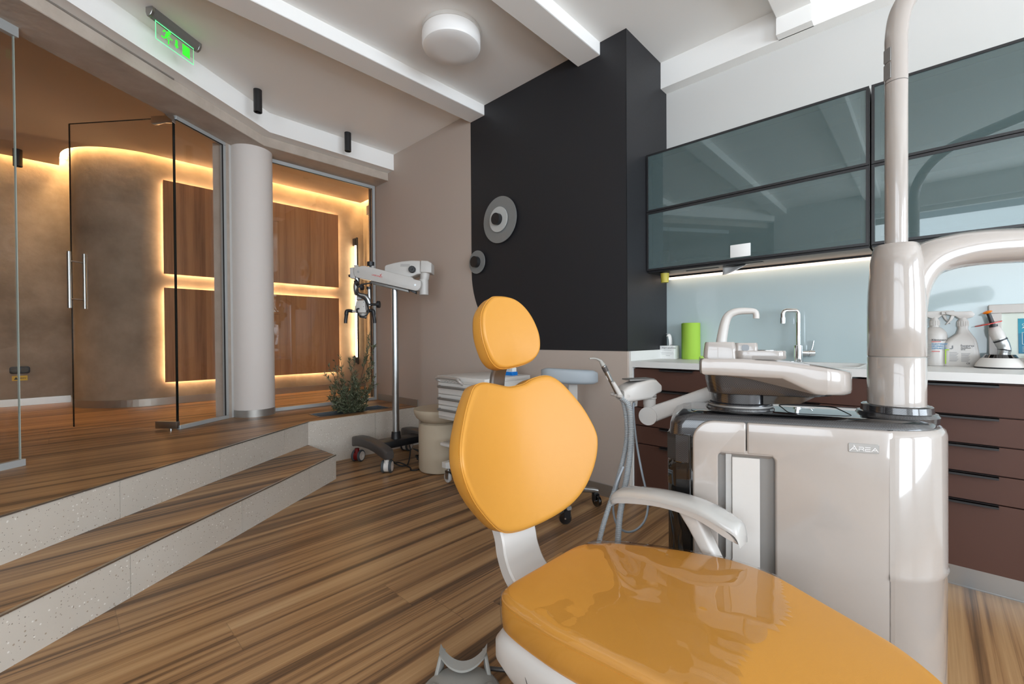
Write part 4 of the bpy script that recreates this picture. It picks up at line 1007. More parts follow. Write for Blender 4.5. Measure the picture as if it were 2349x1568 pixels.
# --- lamp column
PX, PY = .542, .158
col = thing('lamp_column', '', ''); 
for k in ('label', 'category'): del col[k]
col.parent = un; col.location = (PX, PY, 0)
bm = bm_new(); lathe(bm, [(.094, .800), (.096, .818), (.091, .826), (.084, .828), (.082, .845), (.078, .848), (.066, .848)], 48); finish('collar', bm, 'carbon', col)
bm = bm_new(); lathe(bm, [(.0675, .835), (.0675, .985), (.0665, .987)], 48); finish('lower_sleeve', bm, 'white_gloss', col)
bm = bm_new(); lathe(bm, [(.065, .984), (.065, .991)], 48); finish('joint_ring', bm, 'grey_plastic', col)
bm = bm_new(); lathe(bm, [(.0668, .990), (.0675, .992), (.0675, 1.13), (.066, 1.18), (.0625, 1.23), (.061, 1.265), (.055, 1.30), (.051, 1.313), (.047, 1.317), (.04, 1.317)], 48)
finish('upper_sleeve', bm, 'white_gloss', col)
# swinging arm: rises out of the sleeve and bends to the right (towards +camera right, slightly away)
rz = math.atan2(-.933, .360)
def l2(v): return Matrix.Rotation(-rz, 3, 'Z') @ Vector(v)   # world direction -> local
ar = l2((.689*.999, -.7248, 0)).normalized()
def A(a, z, off=0): return ar*a + Vector((0, 0, z))
pth = crom([A(.006, .995), A(.010, 1.08), A(.020, 1.16), A(.045, 1.225), A(.09, 1.270), A(.16, 1.294), A(.24, 1.306), A(.34, 1.312), A(.47, 1.316)], 8)
bm = bm_new(); nP = len(pth); tube(bm, pth, [.061 - .010*min(1, i/(nP*.62)) for i in range(nP)], 28); finish('swing_arm', bm, 'white_gloss', col, smooth=70)
bm = bm_new(); tube(bm, crom([(0,0,1.32), (0,0,1.6), (0,0,1.86), (0,0,1.93)] + [Vector((0,0,0))+ar*(.30*(1-math.cos(b)))+Vector((0,0,1.93+.24*math.sin(b))) for b in (.3, .6, .9, 1.2, 1.5)] + [ar*.5+Vector((0,0,2.17)), ar*.75+Vector((0,0,2.17))], 6),   .0268, 28); lp = finish('lamp_pole', bm, 'white_gloss', col, smooth=70)
bm = bm_new(); lathe(bm, [(.0271, 1.79), (.0271, 1.7915)], 40, cap=(False, False)); finish('pole_joint', bm, 'dark_grey', lp)
fl = l2((-.7, .7, 0)).normalized(); sd = Vector((-fl.y, fl.x, 0))
for z0, z1 in ((1.80, 1.846), (1.85, 1.89)):
    bm = bm_new(); loft(bm, [[fl*.0255+sd*a+Vector((0,0,z)) for a, z in rrect(0, (z0+z1)/2, .022, z1-z0, .003)], [fl*.0285+sd*a+Vector((0,0,z)) for a, z in rrect(0, (z0+z1)/2, .022, z1-z0, .003)]]); finish('pole_label', bm, 'channel_grey', lp)
# --- spittoon on its turntable
TX, TY = .128, .148
sp_ = thing('spittoon', '', ''); 
for k in ('label', 'category'): del sp_[k]
sp_.parent = un; sp_.location = (TX, TY, 0)
bm = bm_new(); lathe(bm, [(.098, .812), (.102, .818), (.100, .824), (.092, .828), (.092, .836), (.086, .840), (.086, .885)], 48); finish('turntable', bm, 'carbon', sp_)
bm = bm_new(); lathe(bm, [(.0955, .826), (.0965, .829), (.0955, .832)], 48); finish('turntable_ring', bm, 'channel_grey', sp_)
def bowl_out(x0, x1, w, lr, nn=14):
    r = w/2; pts = []
    for k in range(nn+1):
        a = -PI/2+PI*k/nn; pts.append((x1-r*.9+r*.9*math.cos(a), r*math.sin(a)))
    for k in range(6):
        a = PI/2+PI/2*k/5; pts.append((x0+lr+lr*math.cos(a), r-lr+lr*math.sin(a)))
    for k in range(6):
        a = PI+PI/2*k/5; pts.append((x0+lr+lr*math.cos(a), -r+lr+lr*math.sin(a)))
    return pts
# carbon underbody
bm = bm_new(); loft(bm, [[(x, y, z) for x, y in bowl_out(x0, x1, w, .05)] for z, x0, x1, w in ((.868, -.085, .235, .17), (.872, -.095, .255, .19), (.915, -.104, .27, .212), (.945, -.106, .275, .212))]); finish('underbody', bm, 'carbon', sp_, smooth=50)
bm = bm_new(); loft(bm, [[(.06, -.07, .840), (.16, -.06, .845), (.20, -.05, .866), (.20, .05, .866), (.16, .06, .845), (.06, .07, .840)], [(.06, -.07, .872), (.16, -.06, .872), (.22, -.05, .873), (.22, .05, .873), (.16, .06, .872), (.06, .07, .872)]]); finish('drain_cover', bm, 'black_gloss', sp_)
# white tray with a bowl: front edge deepens towards the right
W0 = .25
def topz(x): return .982 - .038*max(0, (x-.0)/.30)**1.5
def botz(x):
    t_ = min(1, max(0, (x-.125)/.045)); t_ = t_*t_*(3-2*t_)
    return .932 - .010*max(0, (x+.13)/.3) - .040*t_
O_ = bowl_out(-.122, .300, W0, .03, 18)
def sc_(p, s, sy=None): cx_ = .09; return (cx_+(p[0]-cx_)*s, p[1]*(sy or s))
Bp = crom([(x, y, 0) for x, y in O_], 3, True)
rings = []
for s, fz in ((.96, lambda x: botz(x)), (.992, lambda x: botz(x)+.004), (1.0, lambda x: botz(x)+.014), (1.0, lambda x: topz(x)-.014), (.992, lambda x: topz(x)-.004), (.965, lambda x: topz(x))):
    rings.append([(*sc_((p.x, p.y), s), fz(p.x)) for p in Bp])
# inner bowl: shift towards the right part
def bowl_in(k, z):
    return [(.155+(p.x-.09)*k*.62, p.y*k*.98, z if z < .92 else topz(.155+(p.x-.09)*k*.62)-.002) for p in Bp]
rings += [bowl_in(.9, .95), bowl_in(.86, .915), bowl_in(.7, .902), bowl_in(.35, .895), bowl_in(.02, .891)]
bm = bm_new(); loft(bm, rings); finish('basin', bm, 'white_gloss', sp_, smooth=55)
bm = bm_new(); lathe(bm, [(.014, .897), (.012, .900), (.002, .900)], 24, (.155, 0, 0)); finish('drain', bm, 'chrome', sp_)
# cup filler housing, spout and shelf
bm = bm_new(); rg = []
for z, s in ((.974, 1.04), (1.0, 1.0), (1.026, .93), (1.032, .88)): rg.append([(-.056+x*s, .045+y*s, z) for x, y in rrect(0, 0, .100, .085, .014, 4)])
loft(bm, rg); finish('filler_housing', bm, 'white_gloss', sp_, smooth=60)
bm = bm_new(); rg = []
for z, s in ((1.0, 1.0), (1.024, .96), (1.029, .9)): rg.append([(.024+x*s, .05+y*s, z) for x, y in rrect(0, 0, .070, .06, .012, 4)])
loft(bm, rg); finish('sensor_housing', bm, 'white_gloss', sp_, smooth=60)
bm = bm_new(); loft(bm, [[(.020+x, y, .1013*10+z) for x, z in rrect(0, 0, .022, .020, .008)] for y in (.0165, .024)]); finish('sensor_window', bm, 'black_gloss', sp_)
bm = bm_new(); rg = []
for z, s in ((.976, .97), (.980, 1.0), (1.000, 1.0), (1.004, .97)): rg.append([(.062+x*s, .035+y*s, z) for x, y in rrect(0, 0, .150, .085, .03, 6)])
loft(bm, rg); finish('cup_shelf', bm, 'white_gloss', sp_, smooth=50)
bm = bm_new(); lathe(bm, [(.026, 1.0035), (.026, 1.0055), (.02, 1.0055)], 32, (.085, .035, 0)); finish('cup_recess', bm, 'steel', sp_)
spx = [(-.052, .045, 1.015), (-.047, .045, 1.055), (-.038, .045, 1.10), (-.026, .045, 1.124), (-.002, .045, 1.135), (.032, .045, 1.136), (.050, .045, 1.133), (.055, .045, 1.122), (.055, .045, 1.110)]
pp = crom(spx, 6); bm = bm_new(); tube(bm, pp, [.0175-.008*min(1, i/(len(pp)*.7)) for i in range(len(pp))], 20); finish('spout', bm, 'white_plastic', sp_, smooth=70)

# --- assistant arm with instrument holder (world coordinates through the unit frame)
UL = un.matrix_world if False else (Matrix.Translation((1.377, .519, 0)) @ Matrix.Rotation(rz, 4, 'Z'))
UI = UL.inverted()
def W(x, y, z): return UI @ Vector((x, y, z))
def at(u, v, D):                                           # helper used while building: a point at depth D along the view axis
    return Vector((0, 0, 1.05)) + (Fw + R2*(u-1174.5)/fpx + U2*(784-v)/fpx)*D
arm = thing('assistant_arm', '', ''); 
for k in ('label', 'category'): del arm[k]
arm.parent = un
E0, E1 = at(1490, 952, 1.70), at(1655, 893, 1.56)
def U(p): return UI @ p
bm = bm_new(); d = (U(E1)-U(E0)); Lg = d.length; ax = d.normalized(); sx_ = ax.cross(Vector((0,0,1))).normalized(); up_ = sx_.cross(ax)
rg = []
for a, hh, ww in ((-.0, .062, .042), (.03, .060, .042), (.12, .054, .040), (Lg, .050, .040)):
    c = U(E0)+ax*a; rg.append([c+sx_*x+up_*z for x, z in rrect(0, 0, ww, hh, .010, 3)])
loft(bm, rg); finish('lower_arm', bm, 'white_plastic', arm, smooth=50)
bm = bm_new(); c = U(E0); cyl(bm, c-sx_*.026, c+sx_*.026, .0345, seg=32); finish('elbow', bm, 'white_plastic', arm)
top_ = U(at(1486, 896, 1.70)); bm = bm_new(); b0 = U(E0)+Vector((0,0,.012))
tube(bm, [b0, b0+Vector((0,0,.028)), b0+Vector((0,0,.030)), b0+Vector((0,0,.052)), b0+Vector((0,0,.054)), Vector((b0.x, b0.y, top_.z+.01))], [.022, .022, .0235, .0235, .026, .026], 24); finish('swivel_post', bm, 'white_plastic', arm)
bm = bm_new(); tube(bm, [Vector((b0.x, b0.y, top_.z-.022)), Vector((b0.x, b0.y, top_.z-.020))], .0265, 24, True); finish('swivel_mark', bm, 'black_metal', arm)
# instrument holder head: wedge with a keypad on top; runs from the post to the left in the view
h0, h1 = U(at(1503, 882, 1.70)), U(at(1412, 897, 1.66)); hd_ = (h1-h0); hd_.z = 0; hL = hd_.length; hd_.normalize(); hs = Vector((-hd_.y, hd_.x, 0))
H = lambda a, s, z: Vector((h0.x, h0.y, 0)) + hd_*a + hs*s + Vector((0, 0, z))
zt = at(1490, 867, 1.70).z
bm = bm_new(); sec = []
for a, z0, z1, w in ((-.004, zt-.050, zt-.022, .075), (.018, zt-.058, zt-.002, .085), (.040, zt-.074, zt-.001, .088), (.10, zt-.080, zt-.012, .086), (.135, zt-.084, zt-.026, .080), (.150, zt-.080, zt-.040, .070)):
    sec.append([H(a, s, z) for s, z in rrect(0, (z0+z1)/2, w, z1-z0, min(.012, (z1-z0)*.3), 4)])
loft(bm, sec); finish('instrument_holder', bm, 'white_plastic', arm, smooth=45)
bm = bm_new(); loft(bm, [[H(a, s, zt+.0005-.0017*max(0, a-.02)*10*.62+dz) for a, s in ((.022, -.032), (.125, -.030), (.125, .030), (.022, .032))] for dz in (-.004, .0015)]); finish('keypad', bm, 'channel_grey', arm)
for k, s in enumerate((-.034, -.008, .018)):
    bm = bm_new(); M = basis(H(.150, s+.008, zt-.060), hs, hd_*.25+Vector((0,0,1)), hd_); 
    pr = [(.019*math.cos(a), .019*math.sin(a)) for a in (math.radians(-140+280*i/14+90+90) for i in range(15))]
    tube(bm, [M @ Vector((x, 0, y)) + Vector((0,0,0)) for x, y in pr], [.006]*15, 8); o = finish('holder_clip', bm, 'white_plastic', arm, smooth=60)
bm = bm_new(); cyl(bm, H(.075, -.02, zt-.084), H(.075, -.02, zt-.108), .010, .008); finish('hose_gland', bm, 'white_plastic', arm)

# instruments that hang in the holder: things of their own
def hose(name, pts, r, mat, parent, rib=True):
    P_ = crom(pts, 18); bm = bm_new()
    if rib:
        L_ = [0]
        for a, b in zip(P_, P_[1:]): L_.append(L_[-1]+(b-a).length)
        n_ = int(L_[-1]/.0032); Q, R_ = [], []
        j = 0
        for i in range(n_+1):
            t_ = L_[-1]*i/n_
            while j < len(L_)-2 and L_[j+1] < t_: j += 1
            f_ = (t_-L_[j])/max(1e-9, L_[j+1]-L_[j]); Q.append(P_[j].lerp(P_[j+1], f_)); R_.append(r*(1.0 if i % 2 else .86))
        tube(bm, Q, R_, 12)
    else: tube(bm, P_, r, 12)
    return finish(name, bm, mat, parent, smooth=20 if rib else 60)
UX = lambda p: UL @ p
tp = UX(H(.158, .004, zt-.045))
t = thing('suction_handpiece', 'grey suction handpiece with bent tip standing in the assistant holder', 'handpiece', tp)
q0 = at(1416, 902, 1.66)-tp; q1 = at(1384, 838, 1.64)-tp; q2 = at(1377, 827, 1.64)-tp; q3 = at(1366, 822, 1.64)-tp; q4 = at(1352, 822, 1.63)-tp
bm = bm_new(); tube(bm, [q0, q0.lerp(q1, .5), q0.lerp(q1, .78), q1], [.0085, .0085, .0095, .0095], 20); finish('body', bm, 'steel', t, smooth=60)
bm = bm_new(); tube(bm, crom([q1, q1.lerp(q2, .6), q2, q3, q4], 6), [.0095-.0065*min(1, i/18) for i in range(25)], 16); finish('tip', bm, 'grey_plastic', t, smooth=60)
bm = bm_new(); m_ = q0.lerp(q1, .80); tube(bm, [m_, m_.lerp(q1, .8)], .0102, 18); finish('grip_ring', bm, 'dark_grey', t)
bm = bm_new(); m_ = q0.lerp(q1, .5); tube(bm, [m_+Vector((-.006,.006,0)), m_.lerp(q1, .3)+Vector((-.006,.006,0))], .004, 8); finish('slider', bm, 'white_plastic', t)
pt = [(1416, 905, 1.66), (1428, 918, 1.66), (1436, 950, 1.66), (1438, 1000, 1.66), (1430, 1050, 1.65), (1414, 1110, 1.62), (1394, 1170, 1.58), (1377, 1230, 1.54), (1368, 1290, 1.50)]
pA = [at(*p_)-tp for p_ in pt]; pB = pA[-1]+tp
hose('suction_hose', pA + [Vector((pB.x+.01, pB.y-.06, .16))-tp, Vector((pB.x+.03, pB.y-.13, .025))-tp, Vector((1.36, pB.y-.24, .02))-tp], .0095, 'hose_grey', t)
tp2 = UX(H(.156, -.022, zt-.045))
t = thing('suction_handpiece', 'white suction handpiece at the chair side of the assistant holder', 'handpiece', tp2)
r0, r1 = at(1424, 908, 1.64)-tp2, at(1406, 876, 1.63)-tp2
bm = bm_new(); tube(bm, [r0, r0.lerp(r1, .6), r1], [.009, .0085, .007], 18); finish('body', bm, 'white_plastic', t, smooth=60)
pt = [(1424, 910, 1.64), (1440, 925, 1.64), (1447, 960, 1.64), (1447, 1020, 1.63), (1440, 1080, 1.61), (1429, 1140, 1.58), (1421, 1190, 1.55), (1417, 1250, 1.52), (1416, 1300, 1.50)]
pA = [at(*p_)-tp2 for p_ in pt]; pB = pA[-1]+tp2
hose('suction_hose', pA + [Vector((pB.x+.02, pB.y-.05, .16))-tp2, Vector((pB.x+.05, pB.y-.10, .022))-tp2, Vector((1.40, pB.y-.20, .02))-tp2], .0115, 'hose_grey', t)
tp3 = UX(H(.075, -.02, zt-.106))
t = thing('air_hose', 'thin pale grey hose hanging in a loop from the assistant holder', 'hose', tp3)
pt = [(1453, 925, 1.68), (1454, 960, 1.68), (1461, 1020, 1.68), (1472, 1080, 1.67), (1483, 1130, 1.66), (1486, 1165, 1.66), (1478, 1195, 1.66), (1458, 1215, 1.66), (1436, 1219, 1.65), (1417, 1205, 1.64), (1408, 1180, 1.63), (1407, 1150, 1.62), (1414, 1110, 1.60), (1430, 1070, 1.62)]
pA = [at(*p_)-tp3 for p_ in pt]; bm = bm_new(); tube(bm, crom([Vector((0,0,0))]+pA, 8), .0042, 10); finish('tube', bm, 'tube_grey', t, smooth=70)
# ------------------------------------------------------------------ microscope on its rolling stand
mx, my = 2.043, 3.33; VR = math.atan2(Rt.y, Rt.x); SM = .003752
ms = thing('microscope', 'white dental microscope on a rolling floor stand beside the olive shrub', 'microscope', (mx, my, 0))
RM = Matrix.Rotation(VR, 4, 'Z')                          # x: across the view, y: away, z up
def p_(u, v, y=0): return RM @ Vector(((u-907.5)*SM, y, 1.05-(v-765.5)*SM))
def castor(cx, cy, side, brake, ry):
    c = thing('caster', '', ''); del c['label']; del c['category']
    c.parent = ms; c.location = (cx-mx, cy-my, 0); c.rotation_euler = (0, 0, ry)
    bm = bm_new()
    for y0 in (-.040, .018): 
        M = Matrix.Translation((0, y0, .05)) @ Matrix.Rotation(-PI/2, 4, 'X'); lathe(bm, [(.030, 0), (.046, .001), (.050, .005), (.050, .017), (.046, .021), (.030, .022)], 32, M=M, cap=(False, False))
    finish('tyre', bm, 'dark_rubber', c)
    bm = bm_new()
    for y0, s in ((-.0405, 1), (.0405, -1)):
        M = Matrix.Translation((0, y0, .05)) @ Matrix.Rotation(-s*PI/2, 4, 'X'); lathe(bm, [(.001, .004), (.010, .004), (.013, .001), (.037, 0), (.039, .003), (.039, .02)], 32, M=M, cap=(True, False))
    finish('hub', bm, 'hub_beige', c)
    bm = bm_new(); M = Matrix.Translation((0, -.019, .05)) @ Matrix.Rotation(-PI/2, 4, 'X'); lathe(bm, [(.002, 0), (.043, 0), (.043, .038), (.002, .038)], 24, M=M)
    cyl(bm, (-.016, 0, .06), (-.016, 0, .115), .019); finish('fork', bm, 'red_brake' if brake else 'white_metal', c)
plain('dark_rubber', (70, 76, 80), .55); plain('hub_beige', (216, 206, 196), .4)
def leg(x):
    bm = bm_new(); rg = []
    for y, zt_, zb_, w in ((-.285, .172, .112, .062), (-.262, .186, .106, .082), (-.20, .200, .118, .086), (-.10, .218, .140, .088), (0, .228, .150, .088), (.10, .231, .150, .088), (.20, .226, .142, .086), (.262, .216, .128, .082), (.282, .202, .13, .06)):
        rg.append([(x-mx+a, y, z) for a, z in rrect(0, (zt_+zb_)/2, w, zt_-zb_, .016, 4)])
    loft(bm, rg); return finish('base_leg', bm, 'dark_grey', ms, smooth=50)
LX0, LX1 = 1.815, 2.300
leg(LX0); leg(LX1)
for o in ms.children:
    if o.name.startswith('base_leg'): o.location.y = .0
bm = bm_new(); box(bm, LX0-mx+.02, LX1-mx-.02, -.075, .075, .135, .195); bevel(bm, .008, 2); finish('crossbar', bm, 'black_metal', ms)
castor(LX0, my+.235, 1, True, .5); castor(LX0, my-.24, 1, False, .75); castor(LX1, my+.235, 1, False, .3); castor(LX1, my-.24, 1, False, .9)
bm = bm_new(); lathe(bm, [(.044, .193), (.042, .20), (.037, .252), (.034, .255)], 32); finish('collar', bm, 'black_metal', ms)
bm = bm_new(); lathe(bm, [(.0285, .25), (.0285, 1.56)], 40); finish('pole', bm, 'steel', ms)
def plate_m(name, uv, y0, y1, mat, bev=.006, seg=3, par=ms):
    bm = bm_new(); loft(bm, [[p_(u, v, y) for u, v in uv] for y in (y0, y1)]); bevel(bm, bev, seg, 30); return finish(name, bm, mat, par, smooth=50)
# upper arm with lamp house (behind), swivel, counterbalanced arm (in front)
ua = plate_m('upper_arm', [(885.5, 600), (890, 596.5), (905, 592.5), (925, 588.6), (947, 586.6), (968, 587.4), (969, 617), (960, 618.5), (945, 625), (886, 630)], -.02, .11, 'white_plastic', .01)
plate_m('end_block', [(969.5, 587.6), (985, 588.6), (994, 593.5), (993.5, 616), (968, 614)], -.035, .115, 'white_plastic', .006)
bm = bm_new()
for k in range(8):
    u = 923.5+2.7*k; loft(bm, [[p_(a, b, y) for a, b in ((u, 601), (u+.7, 601), (u+.9, 595), (u+.2, 595))] for y in (-.0225, -.019)])
finish('vent', bm, 'channel_grey', ua)
bm = bm_new(); tube(bm, [p_(950, 608, -.02), p_(950, 608, -.05)], [.030, .030], 12); bevel(bm, .004, 1); tube(bm, [p_(950, 608, -.05), p_(950, 608, -.062)], [.008, .007], 12); finish('knob', bm, 'black_metal', ms)
bm = bm_new(); tube(bm, [p_(976, 614, .02), p_(976, 617, .02), p_(975, 627, .02), p_(975, 630, .02)], [.041, .041, .038, .036], 28); finish('swivel_collar', bm, 'white_plastic', ms)
bm = bm_new(); tube(bm, [p_(973, 629, .02), p_(973, 664.5, .02)], .040, 28); finish('swivel_post', bm, 'white_plastic', ms)
arm_uv = [(821.5, 604.5), (824, 602.2), (834, 602.6), (838, 601), (846, 600.8), (860, 604), (920, 619.5), (953, 627.5), (955, 631.5), (968, 634.2), (971.5, 636), (972, 643), (970, 651), (965, 656.5), (959, 657.5), (826.5, 626.5), (822.5, 622.5), (821, 616)]
ba = plate_m('balance_arm', arm_uv, -.075, .015, 'white_plastic', .004)
plate_m('under_bar', [(857, 634), (942, 654.5), (943, 660.5), (860, 641)], -.055, -.005, 'channel_grey', .002, 1)
plate_m('end_bracket', [(941, 655), (949, 653), (959, 658), (959, 664)], -.055, -.005, 'black_metal', .001, 1)
bm = bm_new()
for u, v in ((831.2, 614), (959, 644.5)):
    tube(bm, [p_(u, v, -.074), p_(u, v, -.0785)], .0095, 16)
finish('pivot_bolt', bm, 'steel', ba)
aslope = math.atan2(15.5, 60)
dirx = (p_(920, 635.5)-p_(860, 620)).normalized(); diry = Vector((0,0,1)) - dirx*dirx.z; nrm = RM @ Vector((0,-1,0))
text('lettering', 'LABOMED', .0195, basis(p_(861.6, 622.2, -.0755), dirx, diry, nrm), 'logo_red', ba, depth=.0006, spacing=1.02) if 'logo_red' in MATS else None
bm = bm_new()
for (u0, v0), (u1, v1) in (((882.5, 620), (881, 623.5)), ((880, 620.3), (883, 624.2)), ((882.2, 621.6), (884, 618.8))):
    tube(bm, [p_(u0, v0, -.0757), p_(u1, v1, -.0757)], .0014, 6)
finish('logo', bm, 'logo_red', ba)
plate_m('head_block', [(811, 604.2), (819, 603.4), (823, 603), (823, 628), (811.5, 627.8)], -.062, .004, 'white_plastic', .003)
bm = bm_new(); tube(bm, [p_(818.5, 599, -.03), p_(827.5, 599.3, -.03)], .009, 10); finish('top_cap', bm, 'white_plastic', ms)
def knob(u, v, y, du, dv, r, L, mat='black_metal', stem=.25):
    a = p_(u, v, y); d = (p_(u+du, v+dv, y)-p_(u, v, y)).normalized(); bm = bm_new()
    tube(bm, [a, a+d*L*stem, a+d*L*(stem+.05), a+d*L], [r*.35, r*.35, r, r], 12); return finish('knob', bm, mat, ms, smooth=40)
knob(855.5, 603, -.03, 0, -1, .030, .048); knob(811, 621, -.03, -1, .1, .012, .020, 'dark_grey')
boxk = plate_m('latch', [(857, 603), (859, 597.5), (863, 597.5), (863, 605)], -.04, -.02, 'white_plastic', .001, 1)
# suspension: silver tubes down to the optical head
bm = bm_new(); tube(bm, crom([p_(824, 626, -.03), p_(824.5, 634, -.03), p_(822, 645, -.035), p_(823.5, 658, -.04), p_(826, 663, -.045)], 5), .0215, 18); finish('drop_tube', bm, 'steel', ms, smooth=70)
bm = bm_new(); tube(bm, crom([p_(828, 664, -.05), p_(835, 666, -.05), p_(844, 668, -.05), p_(850, 675, -.05), p_(852.5, 684, -.045)], 5), .019, 18); finish('bent_tube', bm, 'steel', ms, smooth=70)
knob(822, 640, -.055, .2, -.1, .026, .030, stem=.1); knob(833.5, 648, -.06, 1, 0, .028, .028); knob(852, 655, -.04, 0, -1, .020, .03)
bm = bm_new(); tube(bm, [p_(852, 650, -.04), p_(853, 690, -.04)], .0145, 14); finish('head_arm', bm, 'steel', ms)
bm = bm_new(); tube(bm, [p_(828, 663, -.02), p_(829, 676, -.03)], .022, 14); tube(bm, [p_(842, 664, -.01), p_(842, 678, -.02)], .022, 14); finish('binocular_tube', bm, 'white_plastic', ms)
hd = plate_m('optical_head', [(829, 681), (832, 679), (846, 678.5), (848.5, 681), (849, 692), (850, 702), (847, 707), (827, 707), (825.5, 700), (827, 690)], -.11, .0, 'white_plastic', .010)
plate_m('cross_bar', [(820.5, 700.5), (851, 701), (851, 706.5), (820.5, 706)], -.115, -.065, 'white_plastic', .003)
bm = bm_new()
for u, v in ((827.5, 682.8), (846, 683), (827.5, 692.5), (845.5, 692.8)): tube(bm, [p_(u, v, -.108), p_(u, v, -.1125)], .003, 8)
finish('screw', bm, 'black_metal', hd)
bm = bm_new(); tube(bm, [p_(839.5, 706, -.055), p_(839, 716, -.055)], [.030, .029], 24); finish('objective', bm, 'white_plastic', ms)
bm = bm_new(); tube(bm, [p_(839, 715, -.055), p_(838.5, 717.5, -.055)], [.030, .030], 24); finish('objective_ring', bm, 'black_metal', ms)
for s, u0 in ((-1, 820), (1, 851.5)):
    bm = bm_new(); tube(bm, [p_(u0, 703.5, -.09), p_(u0+s*3, 703.5, -.09)], .010, 12)
    tube(bm, crom([p_(u0+s*2, 702.5, -.09), p_(u0+s*10, 701.5, -.09), p_(u0+s*14, 704, -.09), p_(u0+s*15.2, 714, -.09), p_(u0+s*16.5, 723, -.09), p_(u0+s*16.8, 729.5, -.09)], 5), [.014]*8+[.0165]*6+[.0135]*12, 14); finish('handle', bm, 'black_metal', ms, smooth=60)
knob(852, 687, -.045, 1, 0, .030, .092, stem=.72)
bm = bm_new(); tube(bm, crom([p_(860, 639, -.06), p_(848, 641, -.075), p_(836, 645, -.08), p_(828, 655, -.085), p_(829, 664, -.09), p_(838, 671, -.09), p_(847, 677, -.09), p_(852, 686, -.10), p_(857, 697, -.12), p_(857.5, 707, -.13), p_(851, 714.5, -.14), p_(842, 714, -.15), p_(835, 706, -.145), p_(833, 699, -.13), p_(835.5, 697.5, -.11)], 6), .0062, 10); finish('cable', bm, 'black_metal', ms, smooth=70)
# loose cable heap below the stand
t = thing('power_cable', 'tangled black power cable on the floor under the microscope stand', 'cable', (2.10, 3.17, 0))
bm = bm_new(); random.seed(3)
def fl(x, y, z=.006): return Vector((x-2.10, y-3.17, z))
tube(bm, crom([fl(1.93, 3.29, .13), fl(1.93, 3.25, .07), fl(1.95, 3.17, .02), fl(2.02, 3.13), fl(2.10, 3.20, .09), fl(2.13, 3.26, .13)], 8), .0055, 8)
tube(bm, crom([fl(1.90, 3.25), fl(1.97, 3.17, .03), fl(2.00, 3.06), fl(1.965, 2.98), fl(2.02, 2.96), fl(2.12, 3.04), fl(2.17, 3.14), fl(2.20, 3.10, .03)], 8), .0055, 8)
for k in range(5):
    r = .055+.012*k; c = (2.21+.01*(k % 2), 3.13-.012*k)
    tube(bm, crom([fl(c[0]+r*1.25*math.cos(a+k), c[1]+r*.7*math.sin(a+k), .008+.012*k+.022*math.sin(2*a+k)**2) for a in (2*PI*j/12 for j in range(12))], 4, True), .0055, 8)
for k in range(3): tube(bm, crom([fl(2.13, 3.2, .11), fl(2.15+.02*k, 3.12, .08), fl(2.13+.03*k, 3.07, .02), fl(2.19, 3.09-.02*k, .03), fl(2.26, 3.12, .05+.02*k)], 6), .0055, 8)
finish('cord', bm, 'rubber', t, smooth=70)
bm = bm_new(); box(bm, .06, .115, -.10, -.06, .004, .034); bevel(bm, .006, 2); finish('adapter', bm, 'rubber', t)

# ------------------------------------------------------------------ planter and olive shrub
t = thing('planter', 'zinc planter trough sunk into the wooden ledge', 'planter', (1.95, 3.957, ZP))
x0, x1, y0, y1 = -.348, .348, -.120, .121
bm = bm_new(); rg = [(x0, y0, x1, y1, .002), (x0+.012, y0+.012, x1-.012, y1-.012, .002), (x0+.012, y0+.012, x1-.012, y1-.012, -.26)]
rr_ = [[(a, b, z), (c, b, z), (c, d_, z), (a, d_, z)] for a, b, c, d_, z in rg]
loft(bm, rr_, (False, True)); finish('trough', bm, 'zinc', t)
bm = bm_new(); box(bm, x0+.02, x1-.02, y0+.02, y1-.02, -.24, -.20); finish('soil', bm, 'soil', t)
bm = bm_new(); lathe(bm, [(.07, -.2), (.10, -.06), (.105, -.055), (.105, -.045), (.094, -.045), (.09, -.07)], 32); finish('plant_pot', bm, 'black_metal', t)
ol = thing('olive_shrub', 'dense grey green olive shrub growing from the planter trough', 'shrub', (1.95, 3.957, ZP-.07))
random.seed(21)
def view(a, b, c): return Vector((Rt.x*a, Rt.y*a, 0)) + Vector((-Rt.y*b, Rt.x*b, 0)) + Vector((0,0,c))   # across, away, up
stems = bm_new(); fol = bm_new()
def leafq(p, d, L, w, roll):
    d = d.normalized(); s = d.cross(Vector((0,0,1)))
    if s.length < 1e-3: s = Vector((1,0,0))
    s.normalize(); n_ = s.cross(d); s2 = s*math.cos(roll)+n_*math.sin(roll); n2 = s2.cross(d)
    a = fol.verts.new(p); b = fol.verts.new(p+d*L*.45+s2*w+n2*w*.35); c = fol.verts.new(p+d*L); e = fol.verts.new(p+d*L*.45-s2*w+n2*w*.35); m = fol.verts.new(p+d*L*.5)
    fol.faces.new((a, b, m)); fol.faces.new((b, c, m)); fol.faces.new((c, e, m)); fol.faces.new((e, a, m))
